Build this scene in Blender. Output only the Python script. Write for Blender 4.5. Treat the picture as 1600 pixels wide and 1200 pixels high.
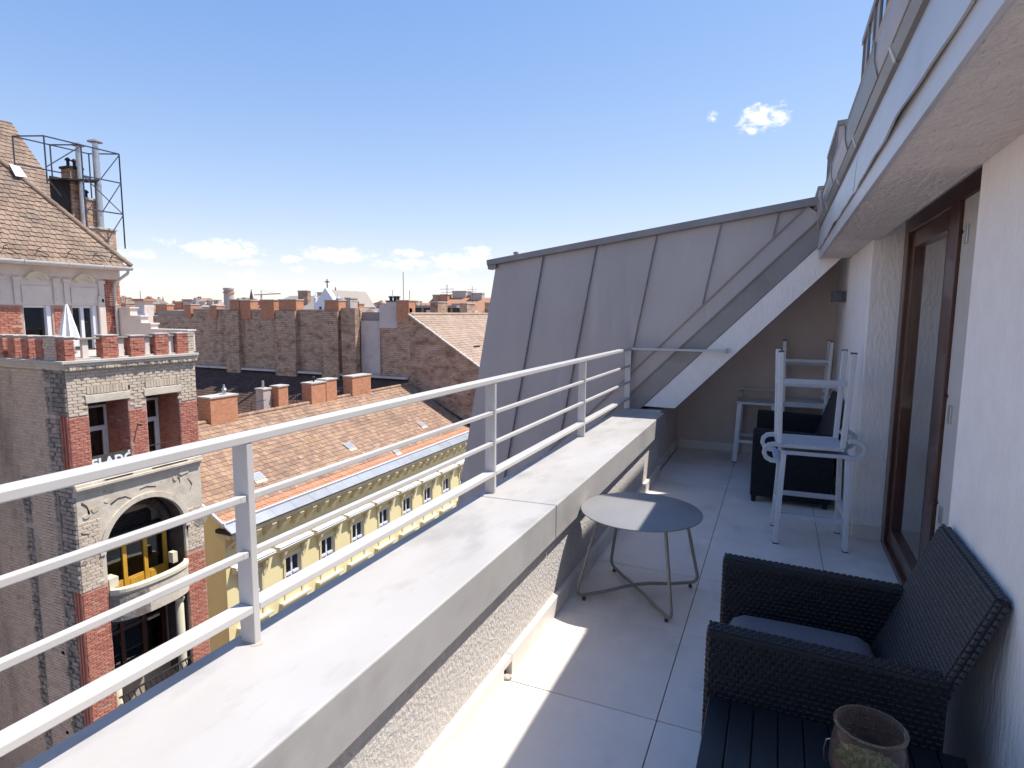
import bpy, bmesh, math, random
from mathutils import Vector, Matrix
R = math.radians
random.seed(7)
scene = bpy.context.scene
for o in list(bpy.data.objects):
    bpy.data.objects.remove(o)

# ------------------------------------------------------------------ camera
cam_d = bpy.data.cameras.new('camera')
cam = bpy.data.objects.new('camera', cam_d)
scene.collection.objects.link(cam)
scene.camera = cam
cam_d.sensor_width = 36.0
cam_d.lens = 946.1 / 1600 * 36
cam_d.clip_start = 0.05
cam_d.clip_end = 20000
YAW, PITCH, ROLL = R(23.63), R(6.777), R(0.43)
fw = Vector((-math.sin(YAW) * math.cos(PITCH), math.cos(YAW) * math.cos(PITCH), -math.sin(PITCH)))
rt0 = Vector((math.cos(YAW), math.sin(YAW), 0))
up0 = rt0.cross(fw)
rt = rt0 * math.cos(ROLL) + up0 * math.sin(ROLL)
up = up0 * math.cos(ROLL) - rt0 * math.sin(ROLL)
m = Matrix((rt, up, -fw)).transposed().to_4x4()
m.translation = Vector((0, 0, 1.6))
cam.matrix_world = m

# ------------------------------------------------------------------ world, sun, exposure
SUN = Vector((0.417, 0.32, 1.0)).normalized()
SUN_STRENGTH = 2.3
SKY_STRENGTH = 0.14
w = bpy.data.worlds.new('World')
scene.world = w
w.use_nodes = True
nt = w.node_tree
nt.nodes.clear()
def nd(t, kind, **kw):
    n = t.nodes.new(kind)
    for k, v in kw.items():
        setattr(n, k, v)
    return n
wout = nd(nt, 'ShaderNodeOutputWorld')
sky = nd(nt, 'ShaderNodeTexSky', sky_type='NISHITA')
sky.sun_disc = False
sky.sun_elevation = math.asin(SUN.z)
sky.sun_rotation = math.atan2(SUN.x, SUN.y)
sky.altitude = 120
sky.air_density = 1.0
sky.dust_density = 0.12
sky.ozone_density = 3.0
bg = nd(nt, 'ShaderNodeBackground')
bg.inputs[1].default_value = SKY_STRENGTH
tint = nd(nt, 'ShaderNodeMix', data_type='RGBA', blend_type='MULTIPLY')
tint.inputs[0].default_value = 1
tint.inputs[7].default_value = (1.10, .95, 1.08, 1)
nt.links.new(sky.outputs[0], tint.inputs[6])
# the bright band at the horizon rolls off the way the photograph's sky does
roll = nd(nt, 'ShaderNodeVectorMath', operation='MULTIPLY_ADD')
roll.inputs[1].default_value = (.25, .25, .25)
roll.inputs[2].default_value = (1, 1, 1)
nt.links.new(tint.outputs[2], roll.inputs[0])
quo = nd(nt, 'ShaderNodeVectorMath', operation='DIVIDE')
nt.links.new(tint.outputs[2], quo.inputs[0])
nt.links.new(roll.outputs[0], quo.inputs[1])
hsv = nd(nt, 'ShaderNodeHueSaturation')
hsv.inputs['Saturation'].default_value = 1.42
nt.links.new(quo.outputs[0], hsv.inputs['Color'])
nt.links.new(hsv.outputs[0], bg.inputs[0])
# clouds: small fair-weather cumulus low over the roofs, all round the horizon
tc = nd(nt, 'ShaderNodeTexCoord')
sp = nd(nt, 'ShaderNodeSeparateXYZ')
nt.links.new(tc.outputs['Generated'], sp.inputs[0])
def mth(op, a, b=None, c=None, clamp=False, t=nt):
    n = nd(t, 'ShaderNodeMath', operation=op, use_clamp=clamp)
    for i, x in enumerate((a, b, c)):
        if x is None:
            continue
        if isinstance(x, (int, float)):
            n.inputs[i].default_value = x
        else:
            t.links.new(x, n.inputs[i])
    return n.outputs[0]
az = mth('ARCTAN2', sp.outputs[0], sp.outputs[1])
el = mth('ARCSINE', sp.outputs[2])
CL = [(-2.02, 16.0, 1.7, .72, .95), (-6.2, 16.5, .42, .27, .55), (-3.1, 15.2, .75, .3, .6), (-48.9, 5.0, 2.7, .68, 1), (-52.7, 5.5, 1.3, .2, .4),
      (-47.0, 4.0, 1.6, .26, .75), (-47.1, 2.95, 1.2, .42, .9), (-43.4, 4.45, .9, .3, .8), (-39.6, 4.95, 2.9, .55, 1), (-33.1, 5.3, 1.5, .33, .85),
      (-33.8, 4.3, 2.4, .45, .9), (-28.1, 4.5, 2.9, .62, 1), (-55.3, 4.4, 1.3, .36, .7), (-55.0, 2.9, .9, .25, .6), (-42.7, 3.65, .8, .25, .6),
      (-27.0, 5.5, 1.2, .5, .9), (-30.3, 3.2, 1.6, .28, .6), (-50.3, 2.1, 1.5, .22, .5), (-37.0, 2.9, 1.3, .22, .5)]
rr = random.Random(3)
for k in range(26):      # the same kind of clouds on round the rest of the horizon
    a = -75 - k * 11.0 - rr.uniform(0, 6)
    if a < -180:
        a += 360
    CL.append((a, rr.uniform(2.5, 6.5), rr.uniform(1.2, 3.2), rr.uniform(.3, .7), rr.uniform(.6, 1)))
best = None
for (a0, e0, wa, we, s) in CL:
    da = mth('MULTIPLY', mth('SUBTRACT', az, R(a0)), 1 / R(wa * 1.35))
    de = mth('MULTIPLY', mth('SUBTRACT', el, R(e0)), 1 / R(we * 1.5))
    d2 = mth('ADD', mth('MULTIPLY', da, da), mth('MULTIPLY', de, de))
    v = mth('MULTIPLY', mth('SUBTRACT', 1.0, d2), s)
    best = v if best is None else mth('MAXIMUM', best, v)
cv = nd(nt, 'ShaderNodeCombineXYZ')
nt.links.new(az, cv.inputs[0])
nt.links.new(mth('MULTIPLY', el, 1.7), cv.inputs[1])
def wnoise(scale, detail, rough):
    n = nd(nt, 'ShaderNodeTexNoise')
    n.inputs['Scale'].default_value = scale
    n.inputs['Detail'].default_value = detail
    n.inputs['Roughness'].default_value = rough
    nt.links.new(cv.outputs[0], n.inputs['Vector'])
    return n.outputs[0]
n1 = wnoise(62, 8, .62)
n2 = wnoise(24, 3, .5)
dens = mth('ADD', best, mth('MULTIPLY', mth('SUBTRACT', n1, .5), 3.2))
dens = mth('ADD', dens, mth('MULTIPLY', mth('SUBTRACT', n2, .5), 1.3))
ss = nd(nt, 'ShaderNodeMapRange', interpolation_type='SMOOTHSTEP')
nt.links.new(dens, ss.inputs[0])
ss.inputs[1].default_value = -.05
ss.inputs[2].default_value = .85
keep = nd(nt, 'ShaderNodeMapRange', interpolation_type='SMOOTHSTEP')   # no wisps where there is no cloud
nt.links.new(best, keep.inputs[0])
keep.inputs[1].default_value = -1.1
keep.inputs[2].default_value = .1
cbg = nd(nt, 'ShaderNodeBackground')
cc = nd(nt, 'ShaderNodeMix', data_type='RGBA')
cc.inputs[6].default_value = (.74, .80, .90, 1)
cc.inputs[7].default_value = (1.0, .985, .965, 1)
cs = nd(nt, 'ShaderNodeMapRange')
nt.links.new(dens, cs.inputs[0])
cs.inputs[1].default_value = .3
cs.inputs[2].default_value = 1.5
nt.links.new(cs.outputs[0], cc.inputs[0])
nt.links.new(cc.outputs[2], cbg.inputs[0])
cbg.inputs[1].default_value = .43
mx = nd(nt, 'ShaderNodeMixShader')
nt.links.new(mth('MULTIPLY', mth('MULTIPLY', ss.outputs[0], keep.outputs[0]), .93), mx.inputs[0])
nt.links.new(bg.outputs[0], mx.inputs[1])
nt.links.new(cbg.outputs[0], mx.inputs[2])
nt.links.new(mx.outputs[0], wout.inputs[0])

sun_d = bpy.data.lights.new('sun', 'SUN')
sun_d.energy = SUN_STRENGTH
sun_d.angle = R(0.53)
sun_d.color = (1.0, .955, .89)
sun = bpy.data.objects.new('sun', sun_d)
scene.collection.objects.link(sun)
sun.rotation_euler = SUN.to_track_quat('Z', 'Y').to_euler()
vs = scene.view_settings
vs.view_transform = 'Standard'
vs.look = 'None'
vs.gamma = 1
vs.exposure = 1.57
scene.render.engine = 'CYCLES'
scene.cycles.max_bounces = 8
scene.cycles.diffuse_bounces = 5

# ------------------------------------------------------------------ materials
def mat(name, cols, scale=3.0, detail=5, rough=.7, metal=0.0, rnd=0.0, spec=.4, stretch=(1, 1, 1), bump=(), stains=(), rough_var=0.0, coat=0.0, brick=None):
    """cols: colours of a ramp driven by noise (and, with rnd, by a random number for each piece)"""
    mm = bpy.data.materials.new(name)
    mm.use_nodes = True
    t = mm.node_tree
    b = t.nodes['Principled BSDF']
    b.inputs['Roughness'].default_value = rough
    b.inputs['Metallic'].default_value = metal
    b.inputs['Specular IOR Level'].default_value = spec
    if coat:
        b.inputs['Coat Weight'].default_value = coat
    g = nd(t, 'ShaderNodeNewGeometry')
    def vec(st):
        mp = nd(t, 'ShaderNodeMapping')
        mp.inputs['Scale'].default_value = st
        t.links.new(g.outputs['Position'], mp.inputs[0])
        return mp.outputs[0]
    def noise(sc, de, st=(1, 1, 1), ro=.55):
        n = nd(t, 'ShaderNodeTexNoise')
        n.inputs['Scale'].default_value = sc
        n.inputs['Detail'].default_value = de
        n.inputs['Roughness'].default_value = ro
        t.links.new(vec(st), n.inputs['Vector'])
        return n.outputs[0]
    n0 = noise(scale, detail, stretch)
    mr = nd(t, 'ShaderNodeMapRange')
    mr.inputs[1].default_value = .3
    mr.inputs[2].default_value = .7
    t.links.new(n0, mr.inputs[0])
    f = mr.outputs[0]
    if rnd:
        oi = nd(t, 'ShaderNodeObjectInfo')
        r_ = mth('FRACT', mth('ADD', oi.outputs['Random'], g.outputs['Random Per Island'], t=t), t=t)
        f = mth('ADD', mth('MULTIPLY', f, 1 - rnd, t=t), mth('MULTIPLY', r_, rnd, t=t), t=t)
    cr = nd(t, 'ShaderNodeValToRGB')
    el_ = cr.color_ramp.elements
    while len(el_) < len(cols):
        el_.new(.5)
    for i, c in enumerate(cols):
        el_[i].position = i / max(1, len(cols) - 1)
        el_[i].color = (*c, 1)
    t.links.new(f, cr.inputs[0])
    col = cr.outputs[0]
    for (sc, sc_scale, lo, hi, st, amt) in stains:
        s = noise(sc_scale, 6, st, .6)
        k = nd(t, 'ShaderNodeMapRange')
        k.inputs[1].default_value = lo
        k.inputs[2].default_value = hi
        k.inputs[4].default_value = amt
        t.links.new(s, k.inputs[0])
        mxx = nd(t, 'ShaderNodeMix', data_type='RGBA')
        t.links.new(k.outputs[0], mxx.inputs[0])
        t.links.new(col, mxx.inputs[6])
        mxx.inputs[7].default_value = (*sc, 1)
        col = mxx.outputs[2]
    if brick:
        sx = nd(t, 'ShaderNodeSeparateXYZ')
        t.links.new(g.outputs['Position'], sx.inputs[0])
        cx_ = nd(t, 'ShaderNodeCombineXYZ')
        t.links.new(mth('ADD', sx.outputs[0], sx.outputs[1], t=t), cx_.inputs[0])
        t.links.new(sx.outputs[2], cx_.inputs[1])
        bt = nd(t, 'ShaderNodeTexBrick')
        bt.inputs['Scale'].default_value = 1
        bt.inputs['Brick Width'].default_value = brick[0]
        bt.inputs['Row Height'].default_value = brick[1]
        bt.inputs['Mortar Size'].default_value = brick[2]
        bt.inputs['Color1'].default_value = (1, 1, 1, 1)
        bt.inputs['Color2'].default_value = (.70, .66, .64, 1)
        bt.inputs['Mortar'].default_value = brick[3]
        t.links.new(cx_.outputs[0], bt.inputs['Vector'])
        mb_ = nd(t, 'ShaderNodeMix', data_type='RGBA', blend_type='MULTIPLY')
        mb_.inputs[0].default_value = brick[4]
        t.links.new(col, mb_.inputs[6])
        t.links.new(bt.outputs['Color'], mb_.inputs[7])
        col = mb_.outputs[2]
    t.links.new(col, b.inputs['Base Color'])
    if rough_var:
        k = nd(t, 'ShaderNodeMapRange')
        k.inputs[3].default_value = rough - rough_var
        k.inputs[4].default_value = min(1, rough + rough_var)
        t.links.new(noise(scale * 2.3, 4), k.inputs[0])
        t.links.new(k.outputs[0], b.inputs['Roughness'])
    prev = None
    for (sc, stg, dist, st) in bump:
        bn = nd(t, 'ShaderNodeBump')
        bn.inputs['Strength'].default_value = stg
        bn.inputs['Distance'].default_value = dist
        t.links.new(noise(sc, 5, st), bn.inputs['Height'])
        if prev:
            t.links.new(prev, bn.inputs['Normal'])
        prev = bn.outputs[0]
    if prev:
        t.links.new(prev, b.inputs['Normal'])
    return mm
I3 = (1, 1, 1)
M = {}
M['rust'] = mat('rust', [(.38, .31, .24), (.50, .45, .39)], 60, 4, .9)
M['floor_tile'] = mat('floor_tile', [(.64, .575, .515), (.74, .68, .62), (.80, .74, .68)], 2.2, 8, .42, rnd=.36, bump=[(60, .08, .002, I3)],
                      stains=[((.84, .79, .74), 4.5, .56, .66, (1, .5, 1), .5), ((.54, .48, .42), 3.3, .54, .70, (1, .6, 1), .6), ((.36, .32, .285), 26, .68, .76, I3, .4)], rough_var=.1)
M['grout'] = mat('grout', [(.16, .15, .14), (.22, .21, .2)], 20, 3, .9)
M['coping'] = mat('coping', [(0.4, 0.38, 0.36), (0.45, 0.43, 0.409), (0.48, 0.465, 0.45)], 1.6, 8, .55, stretch=(1.6, .7, 1), bump=[(45, .06, .002, I3)],
                  stains=[((.27, .26, .25), 2.4, .50, .64, (1.4, .6, 1), .55), ((.22, .20, .18), 30, .71, .78, (1, .5, 1), .6), ((.36, .33, .295), 7, .58, .70, (1.5, .5, 1), .5)], rough_var=.12)
M['stucco_rough'] = mat('stucco_rough', [(.60, .555, .505), (.70, .65, .60)], 30, 5, .9, spec=.2, bump=[(75, .9, .012, (1, 1, .7)), (190, .5, .004, I3)], stains=[((.56, .54, .52), 3, .6, .75, I3, .3)])
M['stucco_wall'] = mat('stucco_wall', [(.84, .79, .745), (.90, .85, .805)], 9, 5, .85, spec=.25, bump=[(55, .8, .009, (1, 1, .3)), (160, .4, .004, (1, 1, .5))], stains=[((.60, .58, .56), 1.5, .58, .75, (1, 1, .4), .3), ((.45, .42, .4), 14, .7, .76, (1, 1, .5), .35)])
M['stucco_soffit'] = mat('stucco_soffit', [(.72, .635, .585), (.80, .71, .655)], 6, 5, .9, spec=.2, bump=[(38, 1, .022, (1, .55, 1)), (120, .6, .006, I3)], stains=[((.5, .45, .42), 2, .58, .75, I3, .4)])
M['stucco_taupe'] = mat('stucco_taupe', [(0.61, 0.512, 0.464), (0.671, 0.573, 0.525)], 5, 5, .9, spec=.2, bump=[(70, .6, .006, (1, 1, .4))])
M['white_paint'] = mat('white_paint', [(0.524, 0.502, 0.482), (0.576, 0.555, 0.534)], 5, 4, .38, spec=.5, stains=[((.45, .44, .43), 12, .62, .75, (1, .3, 1), .35)], bump=[(80, .04, .002, I3)])
M['zinc'] = mat('zinc', [(0.386, 0.344, 0.332), (0.428, 0.386, 0.374), (0.462, 0.42, 0.407)], 1.4, 7, .48, metal=.25, stretch=(1.2, 1, .5), rnd=.22, stains=[((.50, .47, .455), 3.2, .56, .72, (1.8, 1, .3), .5), ((.54, .51, .49), 22, .66, .76, (1, 1, .22), .35), ((.36, .345, .36), 2.2, .60, .75, (2, 1, .3), .4)], bump=[(2.2, .35, .035, (1, 1, .6))], rough_var=.1)
M['zinc_dark'] = mat('zinc_dark', [(.22, .21, .205), (.28, .265, .26)], 3, 5, .45, metal=.3, stains=[((.38, .38, .38), 4, .58, .72, I3, .35)])
M['zinc_pale'] = mat('zinc_pale', [(.55, .54, .545), (.63, .615, .615)], 2, 5, .42, metal=.25, stretch=(1, .6, 1), stains=[((.42, .38, .34), 3, .55, .72, (1, 1, 2), .4)], bump=[(3, .25, .03, (1, 1, 1))])
M['shadow_gap'] = mat('shadow_gap', [(.03, .03, .03), (.04, .04, .04)])
M['brown_wood'] = mat('brown_wood', [(.055, .018, .010), (.10, .036, .020)], 12, 5, .32, stretch=(6, 6, .4), spec=.5, coat=.25)
M['dark_wood'] = mat('dark_wood', [(.022, .010, .008), (.04, .017, .012)], 12, 5, .35, stretch=(6, 6, .4))
M['beige_plastic'] = mat('beige_plastic', [(.50, .47, .44), (.56, .53, .5)], 6, 3, .5)
M['steel'] = mat('steel', [(.5, .5, .5), (.6, .6, .6)], 9, 3, .35, metal=.9)
M['curtain'] = mat('curtain', [(.50, .48, .44), (.60, .575, .53)], 6, 3, .9)
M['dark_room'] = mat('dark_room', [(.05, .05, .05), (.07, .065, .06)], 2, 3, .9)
M['anthracite'] = mat('anthracite', [(.065, .065, .075), (.09, .09, .1)], 9, 3, .45)
M['table_top'] = mat('table_top', [(0.252, 0.248, 0.252), (0.279, 0.275, 0.275)], 4, 4, .32, spec=.12, stains=[((.3, .3, .3), 70, .74, .8, I3, .3)])
M['taupe_metal'] = mat('taupe_metal', [(.26, .235, .21), (.31, .285, .255)], 9, 3, .4, metal=.2)
M['stool_white'] = mat('stool_white', [(.66, .66, .67), (.72, .72, .73)], 8, 3, .4)
M['stool_seat'] = mat('stool_seat', [(.50, .52, .56), (.57, .59, .62)], 8, 3, .5)
M['rubber'] = mat('rubber', [(.05, .05, .05), (.08, .08, .08)], 9, 2, .8)
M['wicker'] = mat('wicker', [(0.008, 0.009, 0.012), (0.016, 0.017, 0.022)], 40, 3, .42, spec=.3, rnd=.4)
M['wicker_back'] = mat('wicker_back', [(.028, .030, .036), (.042, .044, .052)], 40, 3, .45, spec=.4, rnd=.4)  # paler copy of the wicker, sheen on the backrest painted in
M['wicker_core'] = mat('wicker_core', [(.008, .009, .012), (.012, .013, .016)], 9, 2, .7)
M['cushion'] = mat('cushion', [(0.115, 0.124, 0.146), (0.149, 0.158, 0.181)], 150, 3, .95, spec=.15, bump=[(420, .5, .002, I3)])
M['slat_black'] = mat('slat_black', [(0.01, 0.013, 0.018), (0.016, 0.02, 0.026)], 30, 4, .42, stretch=(8, .5, 1), rnd=.3, stains=[((.07, .08, .09), 9, .62, .75, (4, .3, 1), .35)])
M['leaf'] = mat('leaf', [(.16, .24, .06), (.30, .38, .14), (.40, .46, .22)], 40, 3, .6, rnd=.6)
M['soil'] = mat('soil', [(.16, .10, .07), (.34, .24, .17)], 60, 3, .9, rnd=.5)
# the city
M['brick_red'] = mat('brick_red', [(.25, .075, .052), (.40, .14, .095), (.48, .20, .135), (.36, .12, .082)], 4, 5, .85, rnd=.6, stains=[((.52, .40, .32), 2.3, .58, .70, (1, 1, .35), .5), ((.13, .05, .04), 1.5, .6, .75, I3, .5)], bump=[(40, .4, .008, I3)])
M['mortar'] = mat('mortar', [(.42, .345, .27), (.50, .42, .335)], 12, 4, .95, stains=[((.25, .2, .17), 2, .55, .7, I3, .5)])
M['mortar_red'] = mat('mortar_red', [(.40, .25, .20), (.48, .34, .28)], 12, 4, .95)
M['brick_grey'] = mat('brick_grey', [(.41, .325, .24), (.53, .435, .33), (.60, .505, .40), (.46, .37, .28)], 3, 5, .9, rnd=.6, stains=[((.28, .22, .17), 2.2, .60, .74, (1, 1, .5), .45), ((.66, .62, .56), 3, .62, .72, I3, .4)], bump=[(30, .5, .012, I3)])
M['brick_sooty'] = mat('brick_sooty', [(0.47, 0.353, 0.263), (0.56, 0.431, 0.325), (0.627, 0.493, 0.381), (0.493, 0.375, 0.28)], 2, 6, .92, rnd=.55, stains=[((.20, .155, .12), .9, .52, .70, (1, 1, .22), .6), ((.52, .39, .30), .8, .56, .70, (1, 1, .5), .55), ((.20, .16, .13), 3.5, .60, .70, (1, 1, .6), .5)], bump=[(25, .5, .015, I3)])
M['soot_block'] = mat('soot_block', [(0.221, 0.189, 0.156), (0.351, 0.299, 0.247), (0.429, 0.37, 0.312)], 2.5, 6, .95, rnd=.4, stains=[((.07, .065, .06), 1.6, .5, .7, (1, 1, .3), .7)], bump=[(9, .8, .05, I3)])
M['plaster_old'] = mat('plaster_old', [(.50, .43, .335), (.60, .525, .42), (.65, .58, .475)], 1.8, 7, .9, stains=[((.36, .30, .24), 1.7, .57, .70, I3, .5), ((.27, .22, .17), 3.6, .655, .70, I3, .65), ((.64, .60, .53), 2.6, .6, .7, I3, .5)], bump=[(6, .5, .03, I3), (40, .3, .006, I3)])
M['plaster_pink'] = mat('plaster_pink', [(0.643, 0.551, 0.488), (0.722, 0.629, 0.561)], 2, 6, .9, stains=[((.46, .38, .34), 1.8, .57, .72, (1, 1, .5), .5), ((.72, .67, .62), 3, .62, .72, I3, .4)], bump=[(20, .2, .008, I3)])
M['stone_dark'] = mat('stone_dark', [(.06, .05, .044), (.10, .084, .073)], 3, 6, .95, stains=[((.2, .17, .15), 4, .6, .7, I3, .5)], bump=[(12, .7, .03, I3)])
M['tile_old'] = mat('tile_old', [(.12, .08, .06), (.205, .14, .10), (.265, .185, .135), (.31, .22, .16), (.19, .13, .095)], .8, 5, .9, rnd=.42, stains=[((.13, .115, .095), 1.2, .50, .68, (1, 1, 1), .6), ((.46, .36, .29), 2.4, .62, .72, I3, .4)], bump=[(60, .3, .006, I3)])
M['tile_red'] = mat('tile_red', [(0.167, 0.106, 0.076), (0.342, 0.209, 0.133), (0.243, 0.152, 0.11), (0.388, 0.255, 0.167), (0.304, 0.179, 0.11), (0.357, 0.22, 0.141)], .6, 4, .85, rnd=.55, stains=[((.15, .105, .08), .55, .53, .68, I3, .5), ((.52, .38, .27), 1.6, .66, .74, I3, .45)], bump=[(60, .25, .006, I3)])
M['tile_new'] = mat('tile_new', [(.40, .19, .105), (.47, .245, .145)], 2, 3, .8, rnd=.6)
M['tile_tan'] = mat('tile_tan', [(0.279, 0.193, 0.135), (0.369, 0.267, 0.197), (0.426, 0.324, 0.246)], .7, 5, .9, rnd=.5, stains=[((.27, .2, .15), .5, .55, .7, I3, .5)])
M['tile_shaded'] = mat('tile_shaded', [(.055, .03, .024), (.085, .048, .036), (.13, .075, .055)], .8, 5, .9, rnd=.5, stains=[((.08, .055, .045), .5, .5, .7, I3, .5)])  # shade under the fire wall is painted into this tile colour
M['yellow_wall'] = mat('yellow_wall', [(.78, .655, .335), (.83, .71, .385)], .8, 6, .85, stains=[((.58, .44, .19), 1.2, .58, .74, (1, 1, .5), .35)], bump=[(30, .1, .004, I3)])
M['yellow_trim'] = mat('yellow_trim', [(.68, .575, .35), (.74, .635, .41)], 2, 5, .85, stains=[((.45, .33, .17), 2.4, .58, .72, I3, .4)])
M['ochre_door'] = mat('ochre_door', [(.62, .33, .035), (.70, .40, .06)], 4, 4, .45)
M['cream_stone'] = mat('cream_stone', [(.62, .55, .40), (.70, .64, .50)], 4, 5, .9, stains=[((.4, .33, .24), 4, .6, .72, I3, .4)], bump=[(14, .3, .015, I3)])
M['pvc'] = mat('pvc', [(.66, .68, .74), (.74, .755, .80)], 4, 3, .35)
M['sheet_metal'] = mat('sheet_metal', [(0.302, 0.317, 0.338), (0.418, 0.432, 0.454)], 1.5, 4, .4, metal=.35, rnd=.4)
M['gutter_zinc'] = mat('gutter_zinc', [(.50, .47, .44), (.60, .57, .54)], 3, 4, .5, metal=.2)
M['soot_metal'] = mat('soot_metal', [(.016, .016, .018), (.035, .033, .032)], 4, 4, .7)
M['blue_steel'] = mat('blue_steel', [(.055, .06, .085), (.085, .09, .12)], 4, 3, .5, metal=.3)
M['chim_orange'] = mat('chim_orange', [(.44, .205, .115), (.54, .275, .165)], 5, 5, .85, stains=[((.27, .13, .085), 2, .58, .72, I3, .5)], bump=[(20, .3, .01, I3)], brick=(.27, .09, .014, (1.25, 1.1, 1.0, 1), .7))
M['chim_cap'] = mat('chim_cap', [(.42, .385, .34), (.52, .48, .43)], 4, 5, .9)
M['firewall'] = mat('firewall', [(.28, .18, .115), (.50, .345, .235), (.62, .455, .33), (.40, .265, .175)], 1.1, 9, .95, stretch=(1, 1, 2.2), stains=[((.16, .105, .075), .42, .55, .66, (1.6, 1, .3), .6), ((.60, .49, .40), .5, .58, .68, (1, 1, .6), .55), ((.12, .08, .065), 2.6, .60, .68, (1, 1, 2.5), .6)], bump=[(7, .8, .05, (1, 1, 2))], brick=(.42, .17, .025, (.5, .45, .42, 1), .75))
M['firewall_pale'] = mat('firewall_pale', [(.46, .39, .355), (.58, .505, .465), (.63, .56, .515)], .6, 8, .95, stains=[((.26, .21, .19), .7, .56, .70, (1, 1, .5), .6)], bump=[(6, .4, .04, I3)])
M['rubble'] = mat('rubble', [(0.291, 0.185, 0.123), (0.526, 0.358, 0.252), (0.672, 0.493, 0.375)], .9, 9, .95, stretch=(1, 1, 1.8), stains=[((.13, .095, .08), 1.8, .56, .66, (1, 1, 2.6), .7), ((.56, .49, .44), .6, .58, .72, I3, .45)], bump=[(7, .8, .05, (1, 1, 2))], brick=(.36, .15, .022, (.5, .45, .42, 1), .75))
M['far_roof_red'] = mat('far_roof_red', [(0.357, 0.178, 0.111), (0.442, 0.246, 0.162)], .2, 5, .9, rnd=.4)
M['far_roof_grey'] = mat('far_roof_grey', [(.30, .255, .22), (.38, .33, .29)], .2, 5, .9, rnd=.4)
M['far_roof_pink'] = mat('far_roof_pink', [(0.442, 0.306, 0.246), (0.51, 0.383, 0.323)], .2, 5, .9, rnd=.4)
M['far_wall'] = mat('far_wall', [(0.425, 0.357, 0.315), (0.527, 0.472, 0.425)], .2, 5, .9, rnd=.6)
M['asphalt'] = mat('asphalt', [(.045, .045, .047), (.06, .06, .06)], 2, 6, .9, bump=[(80, .3, .01, I3)])
M['paving'] = mat('paving', [(.22, .21, .20), (.30, .285, .27)], 2, 5, .9)
M['city_ground'] = mat('city_ground', [(.20, .15, .12), (.30, .22, .175)], .02, 8, .95)
M['red_box'] = mat('red_box', [(.40, .05, .05), (.48, .07, .07)], .5, 3, .7)
M['white_cloth'] = mat('white_cloth', [(.70, .69, .67), (.78, .77, .75)], 5, 4, .9)
M['letters_white'] = mat('letters_white', [(.80, .80, .80), (.82, .82, .82)], 5, 2, .6)
M['banner_dark'] = mat('banner_dark', [(.05, .05, .045), (.08, .075, .065)], 5, 3, .7)
M['weed'] = mat('weed', [(.10, .16, .03), (.22, .30, .08)], 10, 3, .7, rnd=.6)

def glass_mat(name, col, rough=.02, mixf=.55, see=(.5, .5, .5)):
    mm = bpy.data.materials.new(name)
    mm.use_nodes = True
    t = mm.node_tree
    t.nodes.remove(t.nodes['Principled BSDF'])
    out = [n for n in t.nodes if n.type == 'OUTPUT_MATERIAL'][0]
    gl = nd(t, 'ShaderNodeBsdfGlossy')
    gl.inputs['Roughness'].default_value = rough
    gl.inputs['Color'].default_value = (*col, 1)
    tr = nd(t, 'ShaderNodeBsdfTransparent')
    tr.inputs['Color'].default_value = (*see, 1)
    fr = nd(t, 'ShaderNodeFresnel')
    fr.inputs['IOR'].default_value = 1.5
    k = mth('ADD', mth('MULTIPLY', fr.outputs[0], 1.3, t=t), mixf, t=t, clamp=True)
    ms = nd(t, 'ShaderNodeMixShader')
    t.links.new(k, ms.inputs[0])
    t.links.new(tr.outputs[0], ms.inputs[1])
    t.links.new(gl.outputs[0], ms.inputs[2])
    t.links.new(ms.outputs[0], out.inputs[0])
    return mm
M['glass'] = glass_mat('glass', (.92, .93, .95), .01, .14, (.95, .95, .94))
M['glass_far'] = glass_mat('glass_far', (.8, .85, .9), .03, .04, (.4, .42, .42))
jg = bpy.data.materials.new('amber_glass')
jg.use_nodes = True
_t = jg.node_tree
_b = _t.nodes['Principled BSDF']
_b.inputs['Base Color'].default_value = (.93, .80, .72, 1)
_b.inputs['Transmission Weight'].default_value = 1
_b.inputs['Roughness'].default_value = .03
_b.inputs['IOR'].default_value = 1.35
_d = nd(_t, 'ShaderNodeBsdfTranslucent')
_d.inputs[0].default_value = (.80, .62, .52, 1)
_e = nd(_t, 'ShaderNodeBsdfDiffuse')
_e.inputs[0].default_value = (.62, .47, .39, 1)
_a = nd(_t, 'ShaderNodeMixShader')
_c = nd(_t, 'ShaderNodeMixShader')
_c.inputs[0].default_value = .09
_t.links.new(_d.outputs[0], _a.inputs[1])
_t.links.new(_e.outputs[0], _a.inputs[2])
_t.links.new(_b.outputs[0], _c.inputs[1])
_t.links.new(_a.outputs[0], _c.inputs[2])
_t.links.new(_c.outputs[0], _t.nodes['Material Output'].inputs[0])
M['amber_glass'] = jg

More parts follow.
